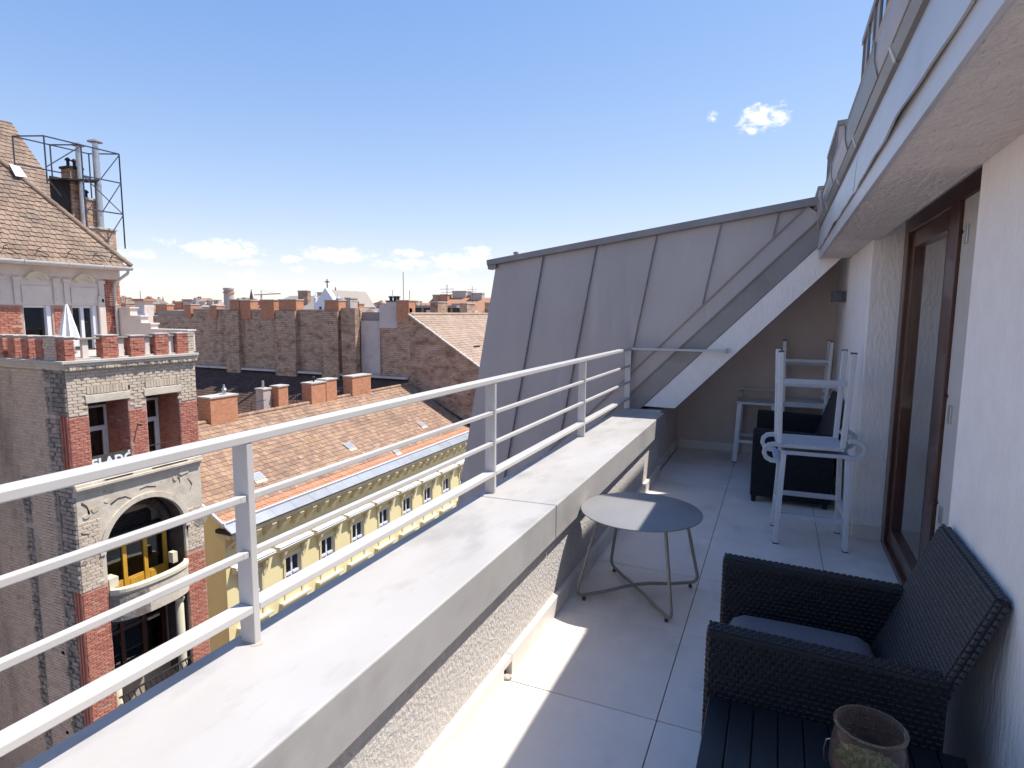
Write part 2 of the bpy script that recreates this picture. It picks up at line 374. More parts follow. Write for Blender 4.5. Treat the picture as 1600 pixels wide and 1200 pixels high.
# ------------------------------------------------------------------ mesh helpers
COL = scene.collection
BASE = {}
class MB:
    def __init__(s):
        s.v, s.f = [], []
    def add(s, vs_, fs):
        n = len(s.v)
        s.v += [tuple(p) for p in vs_]
        s.f += [[i + n for i in f] for f in fs]
        return s
    def box(s, a, b):
        (x0, y0, z0), (x1, y1, z1) = a, b
        return s.add([(x0, y0, z0), (x1, y0, z0), (x1, y1, z0), (x0, y1, z0), (x0, y0, z1), (x1, y0, z1), (x1, y1, z1), (x0, y1, z1)],
                     [(0, 3, 2, 1), (4, 5, 6, 7), (0, 1, 5, 4), (1, 2, 6, 5), (2, 3, 7, 6), (3, 0, 4, 7)])
    def obox(s, c, u, v, n):
        c, u, v, n = map(Vector, (c, u, v, n))
        P = [c + u * a + v * b + n * d for d in (-1, 1) for (a, b) in ((-1, -1), (1, -1), (1, 1), (-1, 1))]
        return s.add(P, [(0, 3, 2, 1), (4, 5, 6, 7), (0, 1, 5, 4), (1, 2, 6, 5), (2, 3, 7, 6), (3, 0, 4, 7)])
    def bar(s, p, q, w_, h_, upv=(0, 0, 1)):
        p, q = Vector(p), Vector(q)
        d = q - p
        dn = d.normalized()
        side = dn.cross(Vector(upv))
        if side.length < 1e-4:
            side = dn.cross(Vector((1, 0, 0)))
        side.normalize()
        u2 = side.cross(dn).normalized()
        return s.obox((p + q) / 2, d / 2, side * (w_ / 2), u2 * (h_ / 2))
    def quad(s, *p):
        return s.add(p, [tuple(range(len(p)))])
    def prism(s, poly, vec):
        poly = [Vector(p) for p in poly]
        vec = Vector(vec)
        n = len(poly)
        fs = [tuple(range(n))[::-1], tuple(range(n, 2 * n))]
        fs += [(i, (i + 1) % n, n + (i + 1) % n, n + i) for i in range(n)]
        return s.add(poly + [p + vec for p in poly], fs)
    def tube(s, path, r, n=8, closed=False, rx=None, cap=True):
        P = [Vector(p) for p in path]
        k = len(P)
        rings = []
        prev_u = None
        for i, p in enumerate(P):
            if closed:
                d = P[(i + 1) % k] - P[i - 1]
            else:
                d = P[min(i + 1, k - 1)] - P[max(i - 1, 0)]
            d.normalize()
            if prev_u is None:
                a = Vector((0, 0, 1)) if abs(d.z) < .9 else Vector((1, 0, 0))
                u = a - d * a.dot(d)
            else:
                u = prev_u - d * prev_u.dot(d)
            u.normalize()
            prev_u = u
            v = d.cross(u)
            ra, rb = (r, rx) if rx else (r, r)
            off = math.pi / 4 if n == 4 else 0
            rings.append([p + u * (ra * math.cos(2 * math.pi * j / n + off)) + v * (rb * math.sin(2 * math.pi * j / n + off)) for j in range(n)])
        vs_ = [q for rg in rings for q in rg]
        fs = []
        for i in range(k if closed else k - 1):
            a, b = i * n, ((i + 1) % k) * n
            fs += [(a + j, a + (j + 1) % n, b + (j + 1) % n, b + j) for j in range(n)]
        if cap and not closed:
            fs += [tuple(range(n))[::-1], tuple((k - 1) * n + j for j in range(n))]
        return s.add(vs_, fs)
    def lathe(s, prof, c=(0, 0, 0), n=32, close=False):
        c = Vector(c)
        vs_, fs = [], []
        for (r, z) in prof:
            vs_ += [c + Vector((r * math.cos(2 * math.pi * j / n), r * math.sin(2 * math.pi * j / n), z)) for j in range(n)]
        k = len(prof)
        for i in range(k if close else k - 1):
            a, b = i * n, ((i + 1) % k) * n
            fs += [(a + j, a + (j + 1) % n, b + (j + 1) % n, b + j) for j in range(n)]
        if not close:
            if prof[0][0] > 1e-5:
                fs.append(tuple(range(n))[::-1])
            if prof[-1][0] > 1e-5:
                fs.append(tuple((k - 1) * n + j for j in range(n)))
        return s.add(vs_, fs)
    def mesh(s, name, off=(0, 0, 0), recalc=True):
        me = bpy.data.meshes.new(name)
        o = Vector(off)
        me.from_pydata([(p[0] - o.x, p[1] - o.y, p[2] - o.z) for p in s.v], [], s.f)
        if recalc:
            bm = bmesh.new()
            bm.from_mesh(me)
            bmesh.ops.recalc_face_normals(bm, faces=bm.faces)
            bm.to_mesh(me)
            bm.free()
        me.update()
        return me
    def build(s, name, material, parent=None, bevel=0, smooth=False, kind=None, label=None, local=False, recalc=True, seg=2):
        off = (0, 0, 0) if (local or parent is None) else BASE.get(parent.name, (0, 0, 0))
        me = s.mesh(name, off, recalc)
        me.materials.append(M[material] if isinstance(material, str) else material)
        o = bpy.data.objects.new(name, me)
        COL.objects.link(o)
        if parent is not None:
            o.parent = parent
            BASE[o.name] = BASE.get(parent.name, (0, 0, 0))
        if bevel:
            md = o.modifiers.new('Bevel', 'BEVEL')
            md.width = bevel
            md.segments = seg
            md.limit_method = 'ANGLE'
            md.angle_limit = R(40)
        if smooth:
            for p in me.polygons:
                p.use_smooth = True
            if smooth != 'all':
                me.set_sharp_from_angle(angle=R(40))
        if kind:
            o['kind'] = kind
        if label:
            o['label'] = label
        return o
def thing(name, label, cat, loc=(0, 0, 0), rot=None, group=None):
    o = bpy.data.objects.new(name, None)
    o.empty_display_size = .2
    COL.objects.link(o)
    o.location = loc
    if rot:
        o.rotation_euler = rot
    o['label'] = label
    o['category'] = cat
    if group:
        o['group'] = group
    BASE[o.name] = tuple(loc)
    return o
def tag(o, label, cat, group=None):
    o['label'] = label
    o['category'] = cat
    if group:
        o['group'] = group
    return o
def piece(name, me, parent, loc):
    o = bpy.data.objects.new(name, me)
    COL.objects.link(o)
    o.parent = parent
    b = BASE.get(parent.name, (0, 0, 0))
    o.location = (loc[0] - b[0], loc[1] - b[1], loc[2] - b[2])
    return o
def copy_tree(o, parent=None):
    c = o.copy()
    COL.objects.link(c)
    c.parent = parent
    for ch in list(o.children):
        copy_tree(ch, c)
    return c
def arc(c, r, a0, a1, n, plane='xz'):
    out = []
    for i in range(n + 1):
        a = a0 + (a1 - a0) * i / n
        if plane == 'xz':
            out.append((c[0] + r * math.cos(a), c[1], c[2] + r * math.sin(a)))
        elif plane == 'yz':
            out.append((c[0], c[1] + r * math.cos(a), c[2] + r * math.sin(a)))
        else:
            out.append((c[0] + r * math.cos(a), c[1] + r * math.sin(a), c[2]))
    return out

# ================================================================== the terrace
# floor
mb = MB().box((-1.44, -3, -.35), (3, 7.4, -.007))
floor = mb.build('terrace_floor', 'grout', kind='structure')
cols_ = [(-1.03, -.357), (-.357, .343), (.343, .86)]
ys = [2.27 + .7125 * k for k in range(-7, 9)]
for (xa, xb) in cols_:
    wx = xb - xa - .004
    me = MB().box((-wx / 2, -.354, -.006), (wx / 2, .354, 0)).mesh('floor_tile')
    me.materials.append(M['floor_tile'])
    for ya, yb in zip(ys[:-1], ys[1:]):
        o = piece('floor_tile', me, floor, ((xa + xb) / 2, (ya + yb) / 2, random.uniform(-.0006, .0004)))
        md = o.modifiers.new('Bevel', 'BEVEL')
        md.width = .0015

# parapet
par = thing('parapet_wall', 'low white stucco parapet with wide grey-white coping along the terrace', 'parapet', (-1.22, 2, 0))
MB().box((-1.44, -3, -.3), (-1.03, 6.0, .432)).build('stucco_face', 'stucco_rough', par)
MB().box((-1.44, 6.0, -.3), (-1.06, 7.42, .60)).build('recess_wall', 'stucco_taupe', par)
for (y0, y1) in ((-3, 2.838), (2.844, 6.02)):
    # coping slab with a slight fall to the street and soft arrises
    prof = [(-1.463, .425), (-.990, .440), (-.990, .622), (-1.463, .612)]
    mb = MB()
    mb.prism([(x, y0, z) for x, z in prof], (0, y1 - y0, 0))
    mb.build('coping_slab', 'coping', par, bevel=.007, seg=3)
MB().box((-1.40, 2.837, .45), (-1.0, 2.845, .605)).build('coping_joint', 'shadow_gap', par)
MB().box((-1.045, -3, .424), (-1.028, 6.0, .436)).build('drip_gap', 'shadow_gap', par)
sk = [-1.2925, -.58, .1325, .845, 1.5575]
edges = [(a, a + .7095) for a in sk[:4]] + [(1.5575, 2.225), (2.31, 2.981)] + [(2.9845 + .7125 * k, 2.9845 + .7125 * k + .7095) for k in range(4)] + [(5.835, 5.98)]
for (a, b) in edges:
    MB().box((-1.03, a, 0), (-1.0, b, .098 + random.uniform(-.002, .002))).build('skirting_tile', 'floor_tile', par, bevel=.002)
MB().box((-1.03, 2.227, .066), (-1.001, 2.308, .097)).build('skirting_tile', 'floor_tile', par, bevel=.002)
MB().box((-1.034, 2.227, 0), (-1.0295, 2.308, .066)).build('drain_hole', 'shadow_gap', par)
mb = MB()
for k in range(9):
    c = Vector((-1.012 + random.uniform(-.012, .014), 2.262 + random.uniform(-.03, .03), .006))
    mb.obox(c, Vector((random.uniform(.005, .012), .002, 0)), Vector((-.002, random.uniform(.004, .01), .001)), Vector((0, 0, random.uniform(.003, .009))))
mb.build('mortar_crumb', 'chim_cap', par, kind='stuff')
for (a, b) in ((6.0, 6.69), (6.693, 7.39)):
    MB().box((-1.06, a, 0), (-1.035, b, .098)).build('skirting_tile', 'floor_tile', par, bevel=.002)

# railing
rail = thing('terrace_railing', 'white painted metal railing of flat bars standing on the parapet', 'railing', (-1.395, 2.9, .61))
PY = [-.42, 1.26, 2.92, 4.59, 6.19]
for y in PY:
    p = MB().box((-1.43, y - .012, .612), (-1.372, y + .012, 1.220)).build('post', 'white_paint', rail, bevel=.0025)
    rs = random.Random(int(y * 10))
    MB().prism([(-1.395 + (.038 + rs.uniform(-.008, .012)) * math.cos(a_) + .004, y + (.019 + rs.uniform(-.004, .009)) * math.sin(a_) - .004, .6145) for a_ in [2 * math.pi * i_ / 14 for i_ in range(14)]], (0, 0, .0006)).build('rust_stain', 'rust', p)
    for z in (1.058, .890):
        for sg in (-1, 1):
            if (sg > 0 and y > 6) or (sg < 0 and y < 0):
                continue
            MB().box((-1.404, y + sg * .012 - (.022 if sg < 0 else 0), z - .009), (-1.378, y + sg * .012 + (.022 if sg > 0 else 0), z + .011)).build('lug', 'white_paint', p, bevel=.002)
MB().box((-1.427, -1.5, 1.2205), (-1.370, 6.225, 1.246)).build('top_rail', 'white_paint', rail, bevel=.004, seg=3)
MB().bar((-1.40, 6.2, 1.2345), (-.455, 6.225, 1.2385), .05, .022).build('top_rail', 'white_paint', rail, bevel=.003)
MB().box((-.462, 6.215, 1.215), (-.445, 6.297, 1.260)).build('wall_bracket', 'white_paint', rail, bevel=.002)
for a, b in zip([-1.5] + PY[:-1], PY):
    a2 = a + .03 if a > -1.4 else a
    for z in (1.059, .891):
        MB().box((-1.401, a2, z - .010), (-1.379, b - .03, z + .010)).build('middle_rail', 'white_paint', rail, bevel=.003)
    MB().box((-1.428, a2 - .0175 if a > -1.4 else a, .711), (-1.3715, b - .0125, .734)).build('bottom_rail', 'white_paint', rail, bevel=.003)

# zinc-clad wing that closes the terrace
S63 = 6.3 / 6.1
def zs(x, z):
    return (x * S63, 1.6 + (z - 1.6) * S63)
wing = thing('zinc_clad_wing', 'grey standing-seam zinc cheek of the mansard wing closing the terrace end', 'roof', (-1.5, 6.3, 0))
LEAN = .178
TL, TR = zs(-2.871, 2.125), zs(.294, 2.567)
def topz(x):
    return TL[1] + (TR[1] - TL[1]) * (x - TL[0]) / (TR[0] - TL[0])
def clip(poly, a, b):
    """keep the part of poly left of the directed line a->b"""
    out = []
    def side(p):
        return (b[0] - a[0]) * (p[1] - a[1]) - (b[1] - a[1]) * (p[0] - a[0])
    for i in range(len(poly)):
        p, q = poly[i], poly[(i + 1) % len(poly)]
        sp_, sq = side(p), side(q)
        if sp_ >= 0:
            out.append(p)
        if sp_ * sq < 0:
            k = sp_ / (sp_ - sq)
            out.append((p[0] + (q[0] - p[0]) * k, p[1] + (q[1] - p[1]) * k))
    return out
def ext(p, q, z):
    k = (z - p[1]) / (q[1] - p[1])
    return (p[0] + (q[0] - p[0]) * k, z)
d1 = (zs(-1.323, 1.013), zs(.178, 2.552))
d2 = (zs(-1.317, .817), zs(.301, 2.457))
d3 = (zs(-1.226, .645), zs(.291, 2.198))
d4 = (zs(-.969, .592), zs(.505, 2.124))
ZB = -3.0
seams = [TL[0]] + [zs(x, 2.3)[0] for x in (-2.311, -1.736, -1.134, -.544, -.054)] + [TR[0]]
def xz(poly, y):
    return [(p[0], y, p[1]) for p in poly]
whole = [(TL[0] - LEAN * (TL[1] - ZB), ZB), ext(*d1, ZB), d1[1], (TR[0] - .06, topz(TR[0] - .06)), TL]
whole2 = [(TL[0] - LEAN * (TL[1] - ZB), ZB), (3.0, ZB), (3.0, topz(3.0) - .25), TR, TL]
for a, b in zip(seams[:-1], seams[1:]):
    poly = [(a - LEAN * (topz(a) - ZB) + .003, ZB), (b - LEAN * (topz(b) - ZB) - .003, ZB), (b - .003, topz(b)), (a + .003, topz(a))]
    poly = clip(poly, d1[0], d1[1])
    if len(poly) > 2:
        MB().prism(xz(poly, 6.30), (0, .03, 0)).build('zinc_panel', 'zinc', wing)
for a in seams[1:-1]:
    line = [(a - LEAN * (topz(a) - ZB), ZB), (a, topz(a) - .004)]
    # foot of the seam on the diagonal flashing
    p, q = line
    da_ = (d1[1][0] - d1[0][0], d1[1][1] - d1[0][1])
    def sd(P):
        return da_[0] * (P[1] - d1[0][1]) - da_[1] * (P[0] - d1[0][0])
    if sd(p) < 0:
        k = sd(p) / (sd(p) - sd(q))
        p = (p[0] + (q[0] - p[0]) * k, p[1] + (q[1] - p[1]) * k)
    MB().bar((p[0], 6.286, p[1]), (q[0], 6.286, q[1]), .009, .028, (0, 1, 0)).build('standing_seam', 'zinc_dark', wing)  # darker zinc paints in the shaded side of each seam
def strip(name, a, b, mt, y, dy, z0=-1.2, gap=.006, bevel=0):
    lo = [ext(*a, z0), a[1]]
    hi = [ext(*b, z0), b[1]]
    n = Vector((-(a[1][1] - a[0][1]), a[1][0] - a[0][0])).normalized() * gap
    poly = [(lo[0][0] - n.x, lo[0][1] - n.y), (hi[0][0] + n.x, hi[0][1] + n.y), (hi[1][0] + n.x, hi[1][1] + n.y), (lo[1][0] - n.x, lo[1][1] - n.y)]
    return MB().prism(xz(poly, y), (0, dy, 0)).build(name, mt, wing, bevel=bevel)
strip('flashing_strip', d1, d2, 'zinc', 6.285, .03)
strip('flashing_strip', d2, d3, 'zinc_dark', 6.292, .03, z0=.5)  # darker zinc stands in for the shading of this strip's angle
strip('sloping_beam', d3, d4, 'stucco_wall', 6.297, 1.10, z0=.632, gap=.0)
for dd, wdt in ((d1, .02), (d2, .014)):
    p = ext(*dd, -1.0)
    MB().bar((p[0], 6.276, p[1]), (dd[1][0], 6.276, dd[1][1]), .012, wdt, (0, 1, 0)).build('flashing_fold', 'zinc_dark', wing)
# end caps behind the strips, so that nothing shows through
back = [ext(*d1, -1.2), ext(*d3, -1.2), d3[1], d1[1]]
MB().prism(xz(back, 6.33), (0, .9, 0)).build('strip_backing', 'zinc_dark', wing)
MB().prism(xz(whole, 6.331), (0, .05, 0)).build('sheathing', 'zinc_dark', wing)
MB().prism(xz([whole[0], (whole[0][0] + .5, ZB), (TL[0] + .5, TL[1] + .06), TL], 6.382), (0, 24, 0)).build('mansard_slope', 'zinc', wing)
MB().prism(xz([(TL[0], TL[1] - .1), (TR[0], TR[1] - .1), TR, TL], 6.382), (0, 24, 0)).build('roof_top', 'zinc', wing)
nrm = Vector((-(TR[1] - TL[1]), TR[0] - TL[0])).normalized()
tp = Vector((TL[0] - .085, TL[1] - .012))
te = Vector((TR[0] - .03, TR[1] - .004))
poly = [tuple(tp - nrm * .012), tuple(te - nrm * .012), tuple(te + nrm * .062), tuple(tp + nrm * .05)]
MB().prism(xz(poly, 6.235), (0, .15, 0)).build('verge_trim', 'zinc_dark', wing, bevel=.004)
MB().prism(xz([tuple(tp - nrm * .055), tuple(tp - nrm * .055 + Vector((.10, .02))), tuple(tp + Vector((.10, .016)) - nrm * .013), tuple(tp - nrm * .013)], 6.25), (0, .12, 0)).build('verge_return', 'zinc_dark', wing)
MB().lathe([(.0, 0), (.022, 0), (.022, .05), (.03, .055), (.03, .075), (0, .085)], (TL[0] + .18, 6.45, TL[1] + .06), 12).build('vent_cap', 'zinc_dark', wing, smooth=True)

# ================================================================== our own house
home = thing('apartment_house', 'white stucco house wall with metal-clad eaves and dormers beside the terrace', 'house', (.8, 2, 0))
mb = MB()
mb.box((.60, -3, 0), (1.2, 2.58, 2.30))
mb.build('wall', 'stucco_wall', home, bevel=.012, seg=3)
MB().box((.56, 4.87, 0), (1.2, 7.42, 2.30)).build('wall', 'stucco_wall', home, bevel=.008, seg=3)
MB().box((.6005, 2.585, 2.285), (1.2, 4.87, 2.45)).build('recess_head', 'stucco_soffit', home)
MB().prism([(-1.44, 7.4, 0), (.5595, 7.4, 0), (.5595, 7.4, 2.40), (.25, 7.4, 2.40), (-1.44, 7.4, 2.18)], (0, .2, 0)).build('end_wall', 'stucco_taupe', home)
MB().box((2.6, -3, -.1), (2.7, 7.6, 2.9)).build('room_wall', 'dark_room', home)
for (x0, y0, x1, y1) in ((.535, 4.875, .56, 5.56), (.535, 5.563, .56, 6.26), (.535, 6.263, .56, 7.38), (.565, 4.845, .78, 4.87), (-1.03, 7.375, -.34, 7.4), (-.337, 7.375, .53, 7.4), (.575, -3, .60, 2.57)):
    MB().box((x0, y0, 0), (x1, y1, .098)).build('skirting_tile', 'floor_tile', home, bevel=.002)
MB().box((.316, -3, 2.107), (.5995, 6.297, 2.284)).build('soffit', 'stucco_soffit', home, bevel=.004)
fy = [-3, -.9, 1.05, 3.0, 4.93, 6.29]
for a, b in zip(fy[:-1], fy[1:]):
    MB().prism([(.316, a, 2.100), (.303, a, 2.100), (.303, a, 2.205), (.316, a, 2.205)], (0, b - a - .004, 0)).build('lower_fascia', 'zinc_pale', home, bevel=.002)
def wavy(mb, prof0, y0, y1, n, amp, seed):
    """profile extruded along Y with a little buckle in the sheet"""
    rg = random.Random(seed)
    ph = [rg.uniform(0, 6.28) for _ in range(3)]
    rows = []
    for i in range(n + 1):
        y = y0 + (y1 - y0) * i / n
        d = amp * (math.sin(y * 3.1 + ph[0]) + .6 * math.sin(y * 7.3 + ph[1]) + .4 * math.sin(y * 13 + ph[2]))
        rows.append([(x - d * k, y, z + d * k * .6) for (x, z, k) in prof0])
    m_ = len(prof0)
    vs_ = [p for r_ in rows for p in r_]
    fs = []
    for i in range(n):
        for j in range(m_):
            fs.append((i * m_ + j, i * m_ + (j + 1) % m_, (i + 1) * m_ + (j + 1) % m_, (i + 1) * m_ + j))
    fs += [tuple(range(m_))[::-1], tuple(n * m_ + j for j in range(m_))]
    mb.add(vs_, fs)
fy2 = [-3, 0.2, 3.4, 6.29]
for i, (a, b) in enumerate(zip(fy2[:-1], fy2[1:])):
    mb = MB()
    wavy(mb, [(.288, 2.178, 1), (.296, 2.180, 1), (.312, 2.38, 0), (.302, 2.385, 0)], a, b - .004, 60, .0035, i)
    mb.build('upper_fascia', 'zinc_pale', home, smooth=True)
MB().box((.300, -3, 2.203), (.33, 6.29, 2.235)).build('fascia_gap', 'shadow_gap', home)
# gutters: a lower and an upper box gutter in lengths with joints and straps
gy = [-3, -1.2, .6, 2.3, 3.35, 4.25, 5.2, 6.28]
for i, (a, b) in enumerate(zip(gy[:-1], gy[1:])):
    mb = MB()
    mb.prism([(.320, a, 2.372), (.287, a, 2.384), (.272, a, 2.418), (.279, a, 2.430), (.284, a, 2.424), (.320, a, 2.420)], (0, b - a - .006, 0))
    g_ = mb.build('lower_gutter', 'zinc_dark', home)
    MB().prism([(.288, b - .02, 2.378), (.283, b - .02, 2.381), (.267, b - .02, 2.424), (.274, b - .02, 2.436)], (0, .022, 0)).build('gutter_strap', 'zinc_pale', g_)
    mb = MB()
    mb.prism([(.330, a + .3, 2.425), (.274, a + .3, 2.440), (.262, a + .3, 2.490), (.262, a + .3, 2.545), (.255, a + .3, 2.556), (.262, a + .3, 2.561), (.270, a + .3, 2.55), (.330, a + .3, 2.55)], (0, b - a - .006, 0))
    g2 = mb.build('upper_gutter', 'zinc_dark' if i % 2 else 'zinc', home)
    MB().prism([(.270, b + .28, 2.437), (.257, b + .28, 2.49), (.254, b + .28, 2.545), (.249, b + .28, 2.562), (.262, b + .28, 2.566)], (0, .02, 0)).build('gutter_strap', 'zinc_dark', g2)
MB().prism([(.27, -3, 2.50), (.27, -3, 2.555), (6.0, -3, 6.2), (6.0, -3, 6.1)], (0, 30, 0)).build('roof', 'zinc', home)
MB().prism([(.33, -3, 2.30), (.33, -3, 2.50), (3.0, -3, 4.0), (3.0, -3, 2.30)], (0, .1, 0)).build('gable_infill', 'zinc_dark', home)
# dormers
for k, y0 in enumerate((.15, 4.68, 9.05, 13.4)):
    y1 = y0 + 1.78
    prof = [(.57, 2.70), (.57, 3.99), (3.2, 4.19), (3.2, 3.9)]
    d = MB().prism([(x, y0, z) for x, z in prof], (0, y1 - y0, 0)).build('dormer', 'zinc', home)
    prof = [(.545, 3.99), (.545, 4.045), (3.3, 4.26), (3.3, 4.19)]
    MB().prism([(x, y0 - .05, z) for x, z in prof], (0, y1 - y0 + .10, 0)).build('dormer_cap', 'zinc_dark', d, bevel=.004)
    for j in range(6):
        yy = y0 + .02 + j * (y1 - y0 - .04) / 5
        MB().box((.552, yy - .012, 2.76), (.5705, yy + .012, 3.985)).build('dormer_seam', 'zinc_dark', d)
    for j in (1, 3):
        ya = y0 + .02 + j * (y1 - y0 - .04) / 5 + .03
        MB().box((.562, ya, 3.0), (.5695, ya + .42, 3.86)).build('dormer_pane', 'glass_far', d)

# patio door
door = thing('patio_door', 'brown timber patio door with tall glass pane set in the white wall', 'door', (.80, 3.6, 0))
def fr(name, x0, y0, z0, x1, y1, z1, mt='brown_wood', bv=.004):
    return MB().box((x0, y0, z0), (x1, y1, z1)).build(name, mt, door, bevel=bv)
fr('frame_stile', .745, 4.735, .0, .855, 4.868, 2.225)
fr('frame_head', .7455, 2.585, 2.13, .8545, 4.735, 2.225)
MB().box((.735, 2.585, 2.2255), (.86, 4.868, 2.284)).build('head_plaster', 'stucco_wall', home)
fr('sill', .742, 2.585, .0, .8548, 4.735, .045)
fr('leaf_stile', .765, 4.64, .0455, .835, 4.733, 2.1295)
fr('leaf_stile', .7655, 3.62, .0455, .8355, 3.80, 2.1295, 'dark_wood')
fr('leaf_rail', .766, 3.80, 2.03, .834, 4.64, 2.1293)
fr('leaf_rail', .766, 3.80, .0458, .834, 4.64, .16)
fr('meeting_stile', .735, 3.45, .0455, .8358, 3.618, 2.1292)
g_ = MB().box((.796, 3.80, .16), (.802, 4.64, 2.03)).build('glass_pane', 'glass', door)
fr('guide_rail', .752, 3.22, .0455, .82, 3.447, 2.1288, 'beige_plastic')
for z in (.62, 1.10, 1.92):
    MB().box((.744, 3.33, z), (.7521, 3.37, z + .085)).build('hinge', 'steel', door, bevel=.002)
for z in (.70, 1.22, 1.98):
    MB().tube([(.752, 3.432, z), (.738, 3.432, z)], .008, 10).build('bolt', 'soot_metal', door)
fr('frame_stile', .7452, 2.585, .0455, .8552, 2.65, 2.1295)
MB().box((.796, 2.65, .05), (.802, 3.22, 2.12)).build('glass_pane', 'glass', door)
# pleated curtain behind the glass
mb = MB()
n = 90
front = []
for i in range(n + 1):
    y = 2.5 + (4.85 - 2.5) * i / n
    front.append((.885 + .022 * math.sin(i * .9) + .008 * math.sin(i * 2.3), y))
vs_ = [(x, y, .03) for x, y in front] + [(x, y, 2.25) for x, y in front]
mb.add(vs_, [(i, i + 1, n + 2 + i, n + 1 + i) for i in range(n)])
cu = mb.build('curtain', 'curtain', smooth='all')
md = cu.modifiers.new('Solidify', 'SOLIDIFY')
md.thickness = .003
tag(cu, 'grey-beige pleated curtain hanging behind the patio door glass', 'curtain')

# wall lamp
lamp = thing('wall_lamp', 'small square anthracite wall lamp on the white pier', 'lamp', (.56, 6.45, 1.77))
MB().box((.532, 6.405, 1.715), (.5598, 6.495, 1.815)).build('mounting_box', 'anthracite', lamp, bevel=.003)
MB().box((.440, 6.400, 1.712), (.5318, 6.500, 1.818)).build('shade', 'anthracite', lamp, bevel=.004)
MB().box((.455, 6.415, 1.708), (.518, 6.485, 1.7118)).build('lens', 'beige_plastic', lamp)

# ================================================================== furniture
def coffee_table(cx, cy):
    t = thing('coffee_table', 'round grey metal coffee table on bent tube legs by the parapet', 'table', (cx, cy, 0))
    ZT = .498
    r_ = .335
    MB().lathe([(0, ZT - .010), (r_ - .006, ZT - .010), (r_, ZT - .007), (r_, ZT - .002), (r_ - .003, ZT), (0, ZT)], n=96).build('table_top', 'table_top', t, smooth=True, local=True)
    MB().lathe([(.19, ZT - .024), (.21, ZT - .024), (.21, ZT - .0105), (.19, ZT - .0105)], n=48, close=True).build('support_ring', 'taupe_metal', t, smooth=True, local=True)
    def leg(p_top, foot, foot2, p_top2, hub_z, name='leg_frame'):
        a, b, c, d = map(Vector, (p_top, foot, foot2, p_top2))
        path = [a]
        def corner(p, q, r2, rad=.06):
            d1_ = (p - q).normalized()
            d2_ = (r2 - q).normalized()
            s_ = q + d1_ * rad
            e_ = q + d2_ * rad
            return [s_ * (1 - u) ** 2 + q * 2 * u * (1 - u) + e_ * u * u for u in [i / 6 for i in range(7)]]
        hub = Vector((b + c) / 2)
        hub.z = hub_z
        path += corner(a, b, hub)
        path.append(b.lerp(hub, .45) + Vector((0, 0, -.004)))
        path.append(b.lerp(hub, .8) + Vector((0, 0, .003)))
        path.append(hub)
        path.append(c.lerp(hub, .8) + Vector((0, 0, .003)))
        path.append(c.lerp(hub, .45) + Vector((0, 0, -.004)))
        path += corner(d, c, hub)[::-1]
        path.append(d)
        o = MB().tube(path, .0095, 10).build(name, 'taupe_metal', t, smooth=True, local=True)
        for f in (b, c):
            q = f + (Vector((0, 0, 0)) - Vector((f.x, f.y, 0))).normalized() * .055
            MB().lathe([(0, 0), (.010, 0), (.010, .016), (0, .016)], (q.x, q.y, 0), 12).build('foot', 'rubber', o, local=True)
    leg((-.205, -.115, ZT - .012), (-.305, -.235, .026), (.305, .245, .026), (.225, .12, ZT - .012), .056)
    leg((.165, -.175, ZT - .012), (.235, -.295, .026), (-.235, .285, .026), (-.16, .18, ZT - .012), .030)
    return t
coffee_table(-.655, 3.325)

def stool(loc, rz, label, inverted=False):
    t = thing('bar_stool', label, 'stool', loc, group='white bar stools at the end of the terrace')
    legs = []
    H = .662
    for sx in (-1, 1):
        for sy in (-1, 1):
            b, c = Vector((sx * .218, sy * .192, .006)), Vector((sx * .196, sy * .168, H - .022))
            l_ = MB().bar(b, c, .046, .032, (1, 0, 0)).build('leg', 'stool_white', t, bevel=.003, local=True)
            MB().box((b.x - .017, b.y - .022, 0), (b.x + .017, b.y + .022, .012)).build('leg_cap', 'rubber', l_, local=True)
    # seat pan with a raised border and a lip
    mb = MB().box((-.205, -.195, H - .022), (.215, .195, H - .006))
    s_ = mb.build('seat', 'stool_seat', t, bevel=.006, local=True)
    for (a, b) in (((-.205, -.2, H - .0225), (.215, -.178, H + .004)), ((-.205, .178, H - .0225), (.215, .2, H + .004)), ((-.212, -.178, H - .0225), (-.19, .178, H + .002)), ((-.205, -.012, H - .0062), (.20, .012, H - .001))):
        MB().box(a, b).build('seat_border', 'stool_seat', s_, bevel=.004, local=True)
    # low loop back: both ends of the seat band curl out and up
    for sy in (-1, 1):
        y = sy * .187
        path = [(.18, y, H - .012), (.225, y, H - .014), (.262, y, H - .006), (.285, y, H + .018), (.290, y, H + .052), (.276, y, H + .082), (.246, y, H + .100), (.196, y, H + .103)]
        MB().tube(path, .021, 4, rx=.026).build('back_arm', 'stool_seat', t, bevel=.004, local=True)
    MB().bar((.200, -.187, H + .102), (.200, .187, H + .102), .045, .016).build('back_rail', 'stool_seat', t, bevel=.005, local=True)
    # foot rungs
    for (y, z, wd) in ((-.186, .205, .036), (.186, .265, .03)):
        MB().bar((-.20, y, z), (.20, y, z), wd, .032).build('rung', 'stool_seat', t, bevel=.003, local=True)
    for (x, z) in ((-.208, .235), (.208, .235)):
        MB().bar((x, -.175, z), (x, .175, z), .028, .03).build('rung', 'stool_white', t, bevel=.003, local=True)
    mb = MB()
    for k in range(36):
        x = -.185 + k * .0105
        mb.box((x, -.203, .2205), (x + .005, -.169, .2235))
    mb.build('rung_ribs', 'stool_seat', t, kind='stuff', local=True)
    if inverted:
        t.rotation_euler = (math.pi, 0, rz)
    else:
        t.rotation_euler = (0, 0, rz)
    return t
stool((.268, 4.71, 0), R(3), 'white bar stool standing upright nearest the patio door, another turned over on it')
